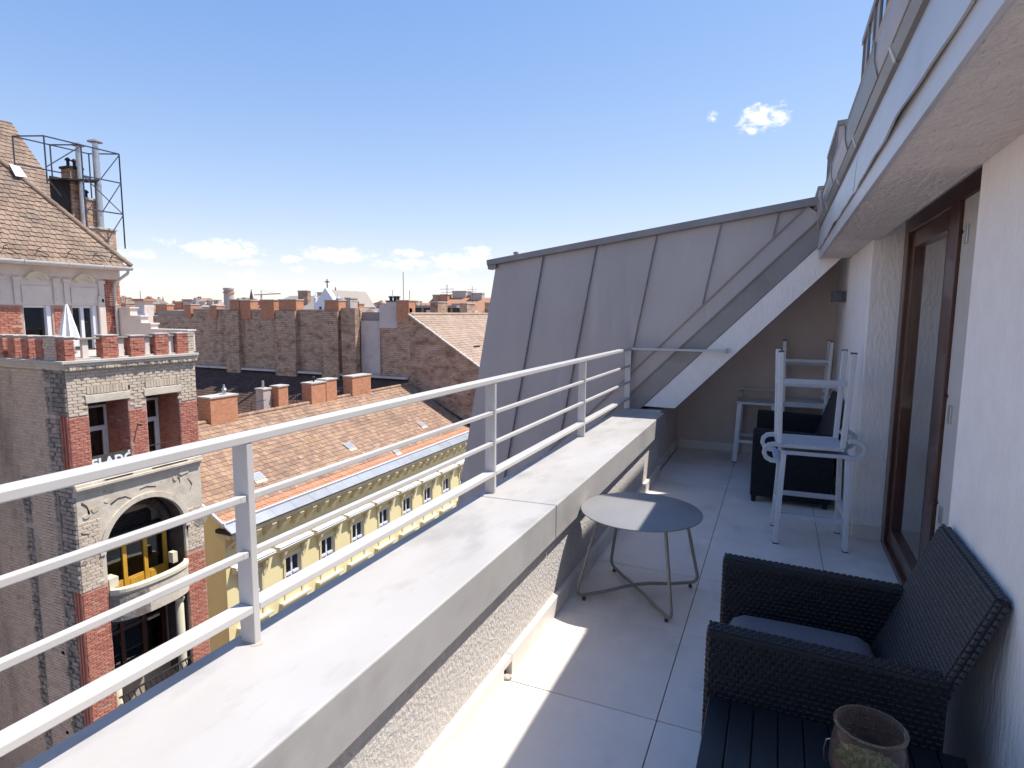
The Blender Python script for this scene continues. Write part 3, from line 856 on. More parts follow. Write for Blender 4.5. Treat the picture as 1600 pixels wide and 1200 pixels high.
stool((.235, 4.71, .662 + .690), R(183), 'upside-down white bar stool stacked on the stool nearest the patio door', True)
stool((-.17, 7.07, 0), R(90), 'single upright white bar stool in the far left corner under the beam')
stool((.285, 7.08, 0), R(0), 'upright white bar stool mostly hidden behind the black sofa by the back wall')
stool((.285, 7.08, .662 + .668), R(180), 'upside-down white bar stool behind the black sofa, legs up against the back wall', True)

def weave(mb, o, u, v, n, W, Hh, pu=.021, pv=.0165, raise_=.0042):
    """woven strands: staggered raised blocks over the panel o + u*[0,W] + v*[0,H]"""
    o, u, v, n = map(Vector, (o, u, v, n))
    nu, nv = max(1, int(W / pu)), max(1, int(Hh / pv))
    du, dv = W / nu, Hh / nv
    for j in range(nv):
        off = .5 if j % 2 else 0
        for i in range(-1 if off else 0, nu):
            a, b = (i + off + .06) * du, (i + off + .94) * du
            a, b = max(a, 0), min(b, W)
            if b - a < .25 * du:
                continue
            c, d = (j + .10) * dv, (j + .90) * dv
            m1, m2 = (b - a) * .22, dv * .22
            h_ = raise_ * random.uniform(.85, 1.1)
            P = [o + u * a + v * c, o + u * b + v * c, o + u * b + v * d, o + u * a + v * d,
                 o + u * (a + m1) + v * (c + m2) + n * h_, o + u * (b - m1) + v * (c + m2) + n * h_, o + u * (b - m1) + v * (d - m2) + n * h_, o + u * (a + m1) + v * (d - m2) + n * h_]
            mb.add(P, [(4, 5, 6, 7), (0, 1, 5, 4), (1, 2, 6, 5), (2, 3, 7, 6), (3, 0, 4, 7)])
def wicker_seat(name, label, cat, x0, y0, y1, nseat=1, lean=.562):
    """open towards -X, arms along X"""
    x1 = .475
    za = .635
    at = .072
    t = thing(name, label, cat, ((x0 + x1) / 2, (y0 + y1) / 2, 0))
    X, Y, Z = Vector((1, 0, 0)), Vector((0, 1, 0)), Vector((0, 0, 1))
    for (a, b) in ((y0, y0 + at), (y1 - at, y1)):
        core = MB().prism([(x0 + .004, a + .004, .05), (x1, a + .004, .05), (x1, a + .004, za - .02), (x0 + .004, a + .004, za - .004)], (0, b - a - .008, 0)).build('arm', 'wicker_core', t, bevel=.01)
        mb = MB()
        dz = -.016 / (x1 - x0)
        U = Vector((1, 0, 0))
        weave(mb, (x0 + .008, a + .0045, .06), X, Z, -Y, x1 - x0 - .012, za - .085)
        weave(mb, (x0 + .008, b - .0045, .06), X, Z, Y, x1 - x0 - .012, za - .085)
        weave(mb, (x0 + .0045, a + .006, .06), Y, Z, -X, b - a - .012, za - .075, .020)
        weave(mb, (x0 + .004, a + .006, za - .0045), (X + Z * dz).normalized(), Y, Z, x1 - x0 - .006, b - a - .012, .021, .015, .0032)
        mb.build('arm_weave', 'wicker', core, kind='stuff', recalc=False)
    # seat base and front
    sb = MB().box((x0 + .012, y0 + at - .002, .09), (x1 - .02, y1 - at + .002, .335)).build('seat_base', 'wicker_core', t)
    mb = MB()
    weave(mb, (x0 + .0115, y0 + at, .095), Y, Z, -X, y1 - y0 - 2 * at, .235)
    mb.build('base_weave', 'wicker', sb, kind='stuff', recalc=False)
    # back, leaning to the wall
    pb = Vector((.345, 0, .30))
    pt = Vector((lean, 0, .868))
    uu = (pt - pb)
    L = uu.length
    uu.normalize()
    nn = Vector((-uu.z, 0, uu.x))
    th = .036
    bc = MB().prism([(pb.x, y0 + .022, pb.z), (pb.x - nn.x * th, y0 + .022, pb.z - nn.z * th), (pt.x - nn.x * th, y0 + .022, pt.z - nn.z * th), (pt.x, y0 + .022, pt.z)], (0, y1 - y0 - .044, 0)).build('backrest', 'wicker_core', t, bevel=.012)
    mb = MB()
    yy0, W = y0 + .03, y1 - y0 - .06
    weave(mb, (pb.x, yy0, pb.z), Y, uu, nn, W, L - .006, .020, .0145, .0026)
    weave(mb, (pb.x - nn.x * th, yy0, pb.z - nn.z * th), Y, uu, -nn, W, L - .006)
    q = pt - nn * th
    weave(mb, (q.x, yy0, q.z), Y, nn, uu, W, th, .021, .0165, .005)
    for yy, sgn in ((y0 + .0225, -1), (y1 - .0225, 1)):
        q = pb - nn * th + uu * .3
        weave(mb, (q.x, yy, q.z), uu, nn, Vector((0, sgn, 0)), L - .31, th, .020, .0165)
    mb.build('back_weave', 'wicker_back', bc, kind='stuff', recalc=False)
    cw = (y1 - y0 - 2 * at - .01) / nseat
    for k in range(nseat):
        ya = y0 + at + .005 + k * cw
        mb = MB()
        # soft cushion: grid with a crowned top
        nx, ny = 14, 14
        xa, xb = x0 + .018, .395
        vs_, fs = [], []
        for i in range(nx + 1):
            for j in range(ny + 1):
                s_, u_ = i / nx, j / ny
                e = min(1, min(s_, 1 - s_) * 9, 1) * min(1, min(u_, 1 - u_) * 9)
                e = e ** .45
                vs_.append((xa + (xb - xa) * s_, ya + .003 + (cw - .006) * u_, .345 + .105 * e + .012 * math.sin(math.pi * s_) * math.sin(math.pi * u_) * e))
        for i in range(nx):
            for j in range(ny):
                a = i * (ny + 1) + j
                fs.append((a, a + ny + 1, a + ny + 2, a + 1))
        mb.add(vs_, fs)
        mb.box((xa, ya + .003, .3355), (xb, ya + cw - .003, .3455))
        mb.build('cushion', 'cushion', t, smooth=True)
    for x in (x0 + .03, x1 - .05):
        for y in (y0 + .03, y1 - .03):
            MB().lathe([(0, 0), (.018, 0), (.022, .055), (0, .055)], (x, y, 0), 12).build('foot', 'wicker_core', t)
    return t
wicker_seat('wicker_armchair', 'black wicker armchair with grey seat cushion in the right foreground', 'armchair', -.155, 1.862, 2.532)
wicker_seat('wicker_sofa', 'black wicker sofa behind the stacked white bar stools', 'sofa', -.150, 5.45, 6.62, 2, .515)

st = thing('slatted_table', 'low black table with slatted top touching the near arm of the armchair', 'table', (.18, 1.5, 0))
zt = .43
k = 0
x = -.135
while x < .50:
    MB().box((x, 1.16, zt - .016), (x + .0625, 1.846, zt)).build('slat', 'slat_black', st, bevel=.0025)
    x += .0655
MB().box((-.128, 1.17, zt - .045), (.515, 1.836, zt - .0165)).build('frame', 'wicker_core', st)
for x in (-.10, .48):
    for y in (1.20, 1.80):
        MB().box((x - .03, y - .03, 0), (x + .03, y + .03, zt - .0455)).build('leg', 'wicker_core', st)
# lantern jar with plant
JX, JY = .262, 1.632
jar = thing('glass_jar', 'amber glass jar with a rolled rim holding green moss on the slatted table', 'jar', (JX, JY, zt))
prof = [(0, .0035), (.062, .0035), (.078, .010), (.086, .05), (.085, .09), (.079, .125), (.0755, .145), (.0765, .150), (.081, .153), (.0815, .158), (.078, .162),
        (.073, .160), (.0715, .155), (.0725, .145), (.076, .125), (.082, .09), (.083, .05), (.075, .013), (.06, .0075), (0, .0075)]
MB().lathe(prof, n=64).build('glass_wall', 'amber_glass', jar, smooth=True, local=True)
MB().lathe([(0, .009), (.070, .012), (.078, .03), (.078, .05), (.05, .058), (0, .060)], n=32).build('gravel', 'soil', jar, smooth=True, local=True)
mb = MB()
rg = random.Random(5)
for k in range(260):
    a, r_ = rg.uniform(0, 6.28), .07 * math.sqrt(rg.random())
    c = Vector((r_ * math.cos(a), r_ * math.sin(a), .057 + rg.uniform(0, .028) * (1 - r_ / .09)))
    d = Vector((rg.uniform(-1, 1), rg.uniform(-1, 1), rg.uniform(-.2, 1))).normalized()
    e = d.orthogonal().normalized() * .0045
    d *= .009
    mb.add([c - d, c + e, c + d, c - e], [(0, 1, 2, 3)])
mb.build('moss', 'leaf', jar, kind='stuff', local=True, recalc=False)
MB().tube([(-.0862, -.01, .105), (-.094, -.008, .10), (-.098, -.002, .07), (-.095, .01, .035), (-.088, .02, .02)], .0016, 8).build('wire_handle', 'steel', jar, smooth=True, local=True)

# ================================================================== street and ground
MB().box((-19.9, -60, -19.4), (-1.5, 140, -19.0)).build('street', 'asphalt', kind='structure')
MB().box((-5.0, -60, -19.0), (-1.45, 140, -18.87)).build('pavement', 'paving', kind='structure')
MB().box((-19.9, -60, -19.0), (-16.5, 140, -18.87)).build('pavement', 'paving', kind='structure')
MB().quad((-6000, -6000, -19.45), (6000, -6000, -19.45), (6000, 9000, -19.45), (-6000, 9000, -19.45)).build('ground', 'city_ground', kind='structure', recalc=False)
MB().box((-1.44, -40, -19.0), (8, 30, -.36)).build('facade_below', 'stucco_wall', home)

# ------------------------------------------------------------------ piece fields
def brick_field(parent, o, u, v, n, W, H, bw, bh, gap, proud, mt, name='brick', parts=False, skip=None, limit=300, seed=1, half=True, rough=.35):
    """courses of bricks on the plane o + u*[0,W] + v*[0,H], standing proud of the mortar by n*proud"""
    rg = random.Random(seed)
    o, u, v, n = map(Vector, (o, u, v, n))
    rows = int(H / bh)
    joined = MB()
    cnt = 0
    variants = {}
    for j in range(rows):
        off = (bw / 2 if j % 2 else 0) if half else 0
        x = -off
        while x < W - .02:
            l0, l1 = max(0, x), min(W, x + bw)
            x += bw
            if l1 - l0 < bw * .3:
                continue
            zc = (j + .5) * bh
            if skip and skip((l0 + l1) / 2, zc):
                continue
            if rg.random() < .02:
                continue
            a, b = l0 + gap / 2, l1 - gap / 2
            c, d = j * bh + gap / 2, (j + 1) * bh - gap / 2
            pr = proud * (1 + rg.uniform(-rough, rough))
            jj = [rg.uniform(-.25, .25) * gap for _ in range(4)]
            e = min(.012, (b - a) * .12)
            P0 = [(a, c), (b, c), (b, d), (a, d)]
            P1 = [(a + e + jj[0], c + e * .7 + jj[1]), (b - e + jj[2], c + e * .7 + jj[3]), (b - e + jj[1], d - e * .7 + jj[0]), (a + e + jj[3], d - e * .7 + jj[2])]
            fs = [(4, 5, 6, 7), (0, 1, 5, 4), (1, 2, 6, 5), (2, 3, 7, 6), (3, 0, 4, 7)]
            if parts and cnt < limit:
                key = (round(b - a, 2), rg.randint(0, 3))
                if key not in variants:
                    m0, m1 = (a + b) / 2, (c + d) / 2
                    mm_ = MB().add([u * (p - m0) + v * (q - m1) for p, q in P0] + [u * (p - m0) + v * (q - m1) + n * pr for p, q in P1], fs).mesh(name, recalc=False)
                    mm_.materials.append(M[mt])
                    variants[key] = mm_
                loc = o + u * ((a + b) / 2) + v * ((c + d) / 2) + n * rg.uniform(0, proud * .25)
                piece(name, variants[key], parent, loc)
                cnt += 1
            else:
                joined.add([o + u * p + v * q for p, q in P0] + [o + u * p + v * q + n * pr for p, q in P1], fs)
    if joined.v:
        joined.build(name + '_courses', mt, parent, kind='stuff', recalc=False)
def tile_field(parent, o, u, v, n, W, H, tw, tl, mt, th=.022, inside=None, near=None, limit=300, name='roof_tile', seed=2, stagger=True, rowmat=None):
    """roof tiles laid in overlapping courses; the `limit` nearest to `near` are objects, the rest one part"""
    rg = random.Random(seed)
    o, u, v, n = map(Vector, (o, u, v, n))
    rows = int(math.ceil(H / tl))
    T = []
    for j in range(rows):
        off = tw / 2 if (stagger and j % 2) else 0
        i = -1 if off else 0
        while i * tw + off < W:
            a = max(0, i * tw + off)
            b = min(W, i * tw + off + tw)
            i += 1
            if b - a < tw * .3:
                continue
            c, d = j * tl, min(H, (j + 1) * tl + tl * .12)
            if inside and not inside((a + b) / 2, (c + d) / 2):
                continue
            T.append((a, b, c, d, j))
    if near is not None:
        nv = Vector(near)
        T.sort(key=lambda q: (o + u * q[0] + v * q[2] - nv).length)
    big, extra = MB(), {}
    variants = {}
    for k, (a, b, c, d, j) in enumerate(T):
        g = .006
        t0 = th * rg.uniform(.8, 1.35)
        slip = rg.gauss(0, .013)
        tl_ = rg.uniform(-.006, .006)
        P = [(a + g, c + slip - .01, 0), (b - g, c + slip - .01, 0), (b - g, d, 0), (a + g, d, 0),
             (a + g, c + slip, t0 + tl_), (b - g, c + slip, t0 - tl_), (b - g, d, .004), (a + g, d, .004), ((a + b) / 2, c + slip - .012, t0 + .006), ((a + b) / 2, d, .007)]
        fs = [(4, 8, 9, 7), (8, 5, 6, 9), (0, 1, 5, 8, 4), (1, 2, 6, 5), (3, 0, 4, 7)]
        mt_ = (rowmat or {}).get(j, mt)
        if near is not None and k < limit:
            key = (round(b - a, 3), round(d - c, 3), rg.randint(0, 4), mt_)
            if key not in variants:
                m0, m1 = (a + b) / 2, c
                mm_ = MB().add([u * (p - m0) + v * (q - m1) + n * r for p, q, r in P], fs).mesh(name, recalc=False)
                mm_.materials.append(M[mt_])
                variants[key] = mm_
            piece(name, variants[key], parent, o + u * ((a + b) / 2) + v * c + n * rg.uniform(0, .004))
        else:
            q = big if mt_ == mt else extra.setdefault(mt_, MB())
            q.add([o + u * p + v * q_ + n * r for p, q_, r in P], fs)
    if big.v:
        big.build('tile_courses', mt, parent, kind='stuff', recalc=False)
    for mt_, q in extra.items():
        q.build('eaves_course', mt_, parent, kind='stuff', recalc=False)
VX, VY, VZ = Vector((1, 0, 0)), Vector((0, 1, 0)), Vector((0, 0, 1))

# ================================================================== the old corner tower house
tower = thing('corner_tower_house', 'weathered brick and plaster tower house with battlements and arched loggia across the street', 'house', (-22, 13.7, -19))
XF, YA, YB = -20.0, 11.45, 16.0
xm = XF - .03
def tw(name, a, b, mt, bevel=0, label=None, parent=None, kind=None):
    return MB().box(a, b).build(name, mt, parent or tower, bevel=bevel, label=label, kind=kind)
DEP = 1.25
# front wall: band over the windows, piers, band over the arch, piers of the loggia
tw('front_wall', (xm - DEP, YA + .03, -1.40), (xm, YB, -.02), 'mortar')
for (a, b) in ((YA + .03, 12.06), (13.36, 14.01), (15.27, YB)):
    tw('window_pier', (xm - DEP, a, -3.95), (xm, b, -1.4005), 'mortar_red')
tw('front_wall', (xm - DEP, YA + .03, -4.95), (xm, YB, -3.9505), 'plaster_old')
AL, AR, ASP = 12.28, 15.22, -6.47
acy, ar = (AL + AR) / 2, (AR - AL) / 2
for (a, b) in ((YA + .03, AL), (AR, YB)):
    tw('loggia_pier', (xm - DEP, a, -7.45), (xm, b, -4.9505), 'plaster_old')
    tw('loggia_pier', (xm - DEP, a, -19), (xm, b, -7.4505), 'mortar_red')
pts = [(xm, acy + ar * math.cos(t), ASP + ar * math.sin(t)) for t in [math.pi * i / 24 for i in range(25)]]
mb = MB()
mb.prism(pts + [(xm, AL, -4.9515), (xm, AR, -4.9515)], (-DEP, 0, 0))
mb.build('arch_spandrel', 'plaster_old', tower)
# raised band round the arch and ragged carved stones inside it
ring = [(acy + (ar + .20) * math.cos(t), ASP + (ar + .20) * math.sin(t)) for t in [math.pi * i / 28 for i in range(29)]]
ring2 = [(acy + (ar + .02) * math.cos(t), ASP + (ar + .02) * math.sin(t)) for t in [math.pi * i / 28 for i in range(29)]]
mb = MB()
mb.prism([(xm, y, z) for y, z in ring] + [(xm, y, z) for y, z in reversed(ring2)], (.055, 0, 0))
mb.build('arch_band', 'plaster_old', tower)
rg = random.Random(11)
for k in range(17):
    t = math.pi * (k + .5) / 17
    c = Vector((XF - .75, acy + (ar - .18) * math.cos(t), ASP + (ar - .18) * math.sin(t)))
    mb = MB()
    bmm = bmesh.new()
    bmesh.ops.create_icosphere(bmm, subdivisions=2, radius=.2)
    for v_ in bmm.verts:
        v_.co *= 1 + rg.uniform(-.22, .2)
    idx = {v_: i for i, v_ in enumerate(bmm.verts)}
    mb.add([c + Vector((v_.co.x * .8, v_.co.y, v_.co.z * .9)) for v_ in bmm.verts], [[idx[q] for q in f.verts] for f in bmm.faces])
    bmm.free()
    mb.build('arch_stone', 'stone_dark', tower, smooth='all')
# back of the loggia with louvred shutter, ochre doors, brown doors below
XB = XF - 1.30
tw('loggia_back', (XB - .3, YA + .03, -13), (XB, YB, -3.96), 'stone_dark')
mb = MB()
for k in range(17):
    z = -5.75 - k * .055
    hw = min(1.02, math.sqrt(max(.02, 1.1 ** 2 - max(0, z + 6.35) ** 2)))
    tw('shutter_slat', (XB + .002, acy - hw, z - .045), (XB + .035 + (.015 if k % 2 else 0), acy + hw, z), 'soot_metal')
def french_door(y0, y1, z0, z1, fmat, ncol, rows, x=XB, glass='glass_far', swing=None):
    d_ = tw('loggia_door', (x + .004, y0, z0), (x + .012, y1, z1), 'dark_room')
    cw = (y1 - y0) / ncol
    for i in range(ncol + 1):
        yy = y0 + i * cw
        MB().box((x + .0125, yy - .07, z0), (x + .10, yy + .07, z1)).build('door_stile', fmat, d_)
    for zr in rows:
        for i in range(ncol):
            MB().box((x + .0128, y0 + i * cw + .0705, zr - .06), (x + .085, y0 + (i + 1) * cw - .0705, zr + .06)).build('door_rail', fmat, d_)
    for i in range(ncol):
        MB().box((x + .03, y0 + i * cw + .071, z0 + .05), (x + .036, y0 + (i + 1) * cw - .071, z1 - .05)).build('pane', glass, d_)
    return d_
XO = XB + .38
tw('door_recess_wall', (XB + .0005, 12.5, -8.62), (XO, 15.05, -6.3), 'stone_dark')
d_ = french_door(12.62, 14.95, -8.55, -6.62, 'ochre_door', 3, (-6.68, -8.5), x=XO)
for i in range(3):
    MB().box((XO + .0128, 12.69 + i * .777, -8.44), (XO + .07, 13.326 + i * .777, -7.95)).build('door_panel', 'ochre_door', d_)
    MB().box((XO + .0705, 12.77 + i * .777, -8.38), (XO + .085, 13.246 + i * .777, -8.02)).build('door_panel', 'ochre_door', d_, bevel=.01)
french_door(12.55, 15.0, -11.6, -9.15, 'brown_wood', 3, (-9.2, -9.95, -11.3))
tw('door_sill_light', (XB + .10, 14.3, -10.02), (XB + .2, 14.75, -9.93), 'cream_stone')
# dark stone lining of the loggia reveals and vault
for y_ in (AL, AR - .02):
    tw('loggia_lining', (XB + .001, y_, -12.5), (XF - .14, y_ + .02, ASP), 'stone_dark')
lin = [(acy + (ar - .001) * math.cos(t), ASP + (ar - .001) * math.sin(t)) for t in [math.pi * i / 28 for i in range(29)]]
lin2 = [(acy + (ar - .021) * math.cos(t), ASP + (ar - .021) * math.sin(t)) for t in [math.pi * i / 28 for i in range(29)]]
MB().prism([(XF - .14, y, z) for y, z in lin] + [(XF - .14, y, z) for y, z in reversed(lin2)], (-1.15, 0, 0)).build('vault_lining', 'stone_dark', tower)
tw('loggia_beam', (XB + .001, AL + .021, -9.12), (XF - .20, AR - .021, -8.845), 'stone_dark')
# balcony: bowed parapet on a slab
by = [(AL + .02 + (AR - AL - .04) * i / 20) for i in range(21)]
def bow(y):
    s_ = (y - acy) / ar
    return XF + .62 * max(0, 1 - abs(s_) ** 2.6) ** .5 - .10
def bowed(name, z0, z1, grow, th, mt, y0i=0, y1i=20, **kw):
    mb = MB()
    ptsO = [(bow(y) + grow, y) for y in by[y0i:y1i + 1]]
    ptsI = [(bow(y) + grow - th, y) for y in by[y0i:y1i + 1]]
    mb.prism([(x, y, z0) for x, y in ptsO] + [(x, y, z0) for x, y in reversed(ptsI)], (0, 0, z1 - z0))
    return mb.build(name, mt, tower, **kw)
bowed('balcony_parapet', -8.86, -7.86, 0, .14, 'plaster_old', label='bowed plaster balcony front with spalled patches')
bowed('balcony_coping', -7.8595, -7.74, .05, .26, 'cream_stone')
tw('balcony_floor', (XB + .001, AL + .02, -8.84), (XF - .12, AR - .02, -8.62), 'stone_dark')
bowed('balcony_patch', -8.84, -7.95, .012, .02, 'soot_block', 0, 7)
tw('balcony_end_block', (XF - .42, AL + .03, -7.739), (XF - .02, AL + .34, -7.38), 'cream_stone')
tw('balcony_end_block', (XF - .30, AR - .55, -7.739), (XF - .06, AR - .36, -7.34), 'cream_stone')
for (y, zt_) in ((12.48, -11.05), (15.02, -9.25)):
    MB().lathe([(.16, -13), (.15, zt_ - .25), (.125, zt_ - .22), (.19, zt_ - .06), (.20, zt_), (0, zt_)], (XF - .32, y, 0), 18).build('loggia_column', 'cream_stone', tower, smooth=True)
bowed('lower_balcony', -13.2, -12.15, -.05, .14, 'plaster_old')
mb = MB()
for k in range(14):
    y = AL + .15 + k * (AR - AL - .3) / 13
    MB().tube([(XF + .02, y, -12.15), (XF + .05, y + .05, -11.9), (XF + .02, y, -11.65)], .02, 6).build('iron_baluster', 'soot_metal', tower)
MB().bar((XF + .02, AL + .05, -11.63), (XF + .02, AR - .05, -11.63), .06, .05).build('iron_handrail', 'soot_metal', tower)
# courses of brick on the front
def skipw(y, z):
    yy, zz = YA + y, z - 1.76
    return (12.02 < yy < 13.40 and zz < -1.15) or (13.97 < yy < 15.30 and zz < -1.13)
brick_field(tower, (xm, YA, -1.76), VY, VZ, VX, YB - YA, 1.60, .30, .10, .014, .016, 'brick_grey', 'facing_brick', parts=True, skip=skipw, limit=300, seed=21)
for (a, b) in ((YA, 12.06), (13.36, 14.01), (15.27, YB)):
    brick_field(tower, (xm, a, -3.93), VY, VZ, VX, b - a, 2.16, .25, .085, .012, .014, 'brick_red', 'red_brick', seed=int(a * 10))
brick_field(tower, (xm, YA, -7.5), VY, VZ, VX, .72, 2.4, .30, .11, .014, .016, 'brick_grey', 'worn_brick', seed=5)
brick_field(tower, (xm, AR + .10, -7.5), VY, VZ, VX, YB - AR - .10, 1.7, .30, .11, .014, .016, 'brick_grey', 'worn_brick', seed=6)
brick_field(tower, (xm, YA, -14), VY, VZ, VX, AL - YA, 6.5, .25, .085, .012, .014, 'brick_red', 'red_brick', seed=8)
brick_field(tower, (xm, AR, -14), VY, VZ, VX, YB - AR, 6.4, .25, .085, .012, .014, 'brick_red', 'red_brick', seed=9)
# stone lintels, soldier arch bricks and the string course
for (a, b) in ((11.98, 13.44), (13.93, 15.36)):
    tw('lintel', (xm - .2, a, -1.40), (xm + .045, b, -1.13), 'plaster_old', bevel=.02)
    for k in range(13):
        y = a + .06 + k * (b - a - .12) / 13
        tw('soldier_brick', (xm - .02, y + .006, -1.1), (xm + .042 + random.uniform(-.01, .008), y + (b - a - .12) / 13 - .008, -.86), 'brick_grey')
for (z0, z1, dx) in ((-4.02, -3.93, .10), (-4.12, -4.022, .16), (-4.22, -4.122, .07)):
    tw('string_course', (xm - .02, YA - .02, z0), (xm + dx, YB + .02, z1), 'plaster_old', bevel=.012)
for (a, b) in ((12.35, 13.3), (14.0, 15.4)):
    tw('string_slot', (xm + .10, a, -3.99), (xm + .104, b, -3.94), 'soot_metal')
# spalled plaster: flakes standing off the wall
rg = random.Random(31)
for k in range(26):
    y, z = rg.uniform(11.55, 15.9), rg.uniform(-6.8, -4.3)
    if (y - acy) ** 2 + (z - ASP) ** 2 < (ar + .32) ** 2:
        continue
    n_ = rg.randint(6, 9)
    s_ = rg.uniform(.07, .24)
    poly = []
    for i in range(n_):
        a = 2 * math.pi * i / n_
        q = s_ * rg.uniform(.55, 1.15)
        poly.append((xm - .006, y + q * math.cos(a) * 1.3, z + q * math.sin(a)))
    MB().prism(poly, (.02 + rg.uniform(.004, .022), 0, 0)).build('plaster_flake', rg.choice(['plaster_old', 'brick_grey', 'plaster_old', 'soot_block']), tower)
# cracks: dark jagged strips where the plaster has come away
for (pts_, w_) in (([(11.62, -4.55), (11.80, -4.72), (11.86, -4.95), (11.82, -5.1)], .05), ([(11.55, -5.55), (11.75, -5.62), (11.92, -5.75), (11.98, -6.0)], .055),
                   ([(12.55, -4.85), (12.8, -4.72), (13.05, -4.72), (13.25, -4.85)], .035), ([(13.55, -4.62), (13.8, -4.58), (14.15, -4.66)], .03),
                   ([(14.95, -4.5), (15.1, -4.62), (15.12, -4.8)], .045), ([(11.7, -6.2), (11.95, -6.3), (12.1, -6.5)], .05), ([(15.45, -4.7), (15.6, -4.95), (15.5, -5.15)], .03),
                   ([(15.3, -6.1), (15.34, -6.5), (15.28, -6.9)], .05), ([(12.0, -.95), (12.04, -1.2), (12.0, -1.45)], .03), ([(13.42, -1.2), (13.75, -1.18)], .04)):
    up_, dn_ = [], []
    for (y_, z_) in pts_:
        up_.append((xm + .001, y_ + rg.uniform(-.02, .02), z_ + w_ * rg.uniform(.3, 1)))
        dn_.append((xm + .001, y_ + rg.uniform(-.02, .02), z_ - w_ * rg.uniform(.2, .8)))
    MB().prism(up_ + dn_[::-1], (.012, 0, 0)).build('plaster_crack', 'stone_dark', tower)
tw('wall_socket', (xm - .05, 13.30, -1.08), (xm + .036, 13.44, -.94), 'soot_metal')
# windows of the upper floor
def tower_window(y0, y1, tilt=0):
    z0, z1 = -3.9, -1.40
    x = XF - 1.18
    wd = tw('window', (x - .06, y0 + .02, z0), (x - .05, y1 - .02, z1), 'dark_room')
    ft = .075
    def f(nm, a, b, mt='pvc'):
        return MB().box(a, b).build(nm, mt, wd, bevel=.006)
    zt_ = -1.66
    for yy in (y0 + .02, y1 - .02 - ft):
        f('frame', (x - .049, yy, z0), (x + .02, yy + ft, zt_))
    f('frame', (x - .0488, y0 + .02 + ft, zt_ - ft), (x + .019, y1 - .02 - ft, zt_))
    f('transom', (x - .0488, y0 + .02 + ft, -2.53), (x + .028, y1 - .02 - ft, -2.37))
    ym = (y0 + y1) / 2 - .12
    f('mullion', (x - .0487, ym - .03, z0), (x + .0188, ym + .03, -2.531))
    f('sash', (x - .0486, y1 - .19, z0), (x + .03, y1 - .105, -2.5315))
    f('glass_pane', (x - .03, y0 + .1, z0), (x - .025, y1 - .1, zt_ - .08), 'glass_far')
    f('net_curtain', (x - .045, y1 - .62, z0), (x - .040, y1 - .30, zt_ - .08), 'white_cloth')
    tw('window_head', (x - .06, y0 + .02, zt_ + .0005), (x - .02, y1 - .02, -1.405), 'stone_dark')
    # brick reveal on the far side, iron rail
    brick_field(tower, (XF - 1.15, y1 - .004, -3.93), VX, VZ, -VY, 1.1, 2.5, .25, .085, .014, .012, 'brick_red', 'reveal_brick', seed=int(y0 * 7))
    MB().tube([(XF - .1, y0, -3.18), (XF - .1, y1, -3.18)], .018, 6).build('window_bar', 'soot_metal', tower)
tower_window(12.06, 13.36)
tower_window(14.01, 15.27)
tw('flag_bracket', (XF, 13.62, -2.36), (XF + .22, 13.66, -2.32), 'soot_metal')
# flank in the shade: sooty brick with block pilasters
tw('flank_wall', (-26.7, YA + .03, -19), (xm - DEP, YB, -.021), 'mortar')
tw('flank_wall', (-24.0, YA + .0305, -19), (xm - .001, YA + .32, -.0215), 'mortar')
brick_field(tower, (-26.7, YA + .03, -14), VX, VZ, -VY, 6.0, 13.7, .30, .105, .012, .014, 'brick_sooty', 'flank_brick', seed=41)
for (z0, hh, sd_) in ((-1.75, 1.6, 42), (-7.5, 3.5, 43)):
    brick_field(tower, (-21.10, YA + .02, z0), VX, VZ, -VY, 1.08, hh, .36, .15, .02, .05, 'soot_block', 'flank_block', seed=sd_, rough=.7)
for (z0, hh, sd_) in ((-3.95, 2.2, 44), (-14, 6.5, 45)):
    brick_field(tower, (-21.10, YA + .02, z0), VX, VZ, -VY, .66, hh, .33, .15, .02, .06, 'soot_block', 'flank_block', seed=sd_, rough=.7)
    for k in range(3):
        tw('fluted_rib', (-20.42 + k * .145, YA - .035, z0), (-20.42 + k * .145 + .095, YA + .03, z0 + hh), 'brick_red', bevel=.02)
    brick_field(tower, (-20.44, YA + .02, z0), VX, VZ, -VY, .44, hh, .22, .085, .014, .02, 'brick_red', 'red_brick', seed=sd_ + 20)
brick_field(tower, (-22.75, YA + .02, -14), VX, VZ, -VY, .34, 10.2, .34, .16, .02, .06, 'soot_block', 'flank_block', seed=47, rough=.7)
for (x_, z0, z1) in ((-20.85, -6.9, -4.3), (-21.0, -13, -7.6), (-20.75, -1.6, -.35)):
    tw('flank_fillet', (x_, YA - .06, z0), (x_ + .07, YA + .03, z1), 'soot_block', bevel=.02)
# cornice under the battlements
for (z0, z1, dx) in ((-.30, -.20, .05), (-.20, -.10, .10), (-.10, .0, .17)):
    tw('cornice', (-24, YA - dx, z0 + .001), (XF + dx, YB + .05, z1), 'plaster_old' if z1 < 0 else 'chim_cap', bevel=.015)
rg = random.Random(15)
for k in range(46):      # ragged cornice bricks, some dark with soot
    y = YA - .05 + k * (YB - YA + .05) / 46
    tw('cornice_brick', (XF - .05, y + .006, -.298 + rg.uniform(0, .02)), (XF + .125 + rg.uniform(-.03, .015), y + .092, -.205), rg.choice(['brick_grey', 'soot_block', 'brick_grey']))
tw('terrace_deck', (-24, YA + .1, .002), (XF - .05, YB, .05), 'chim_cap')
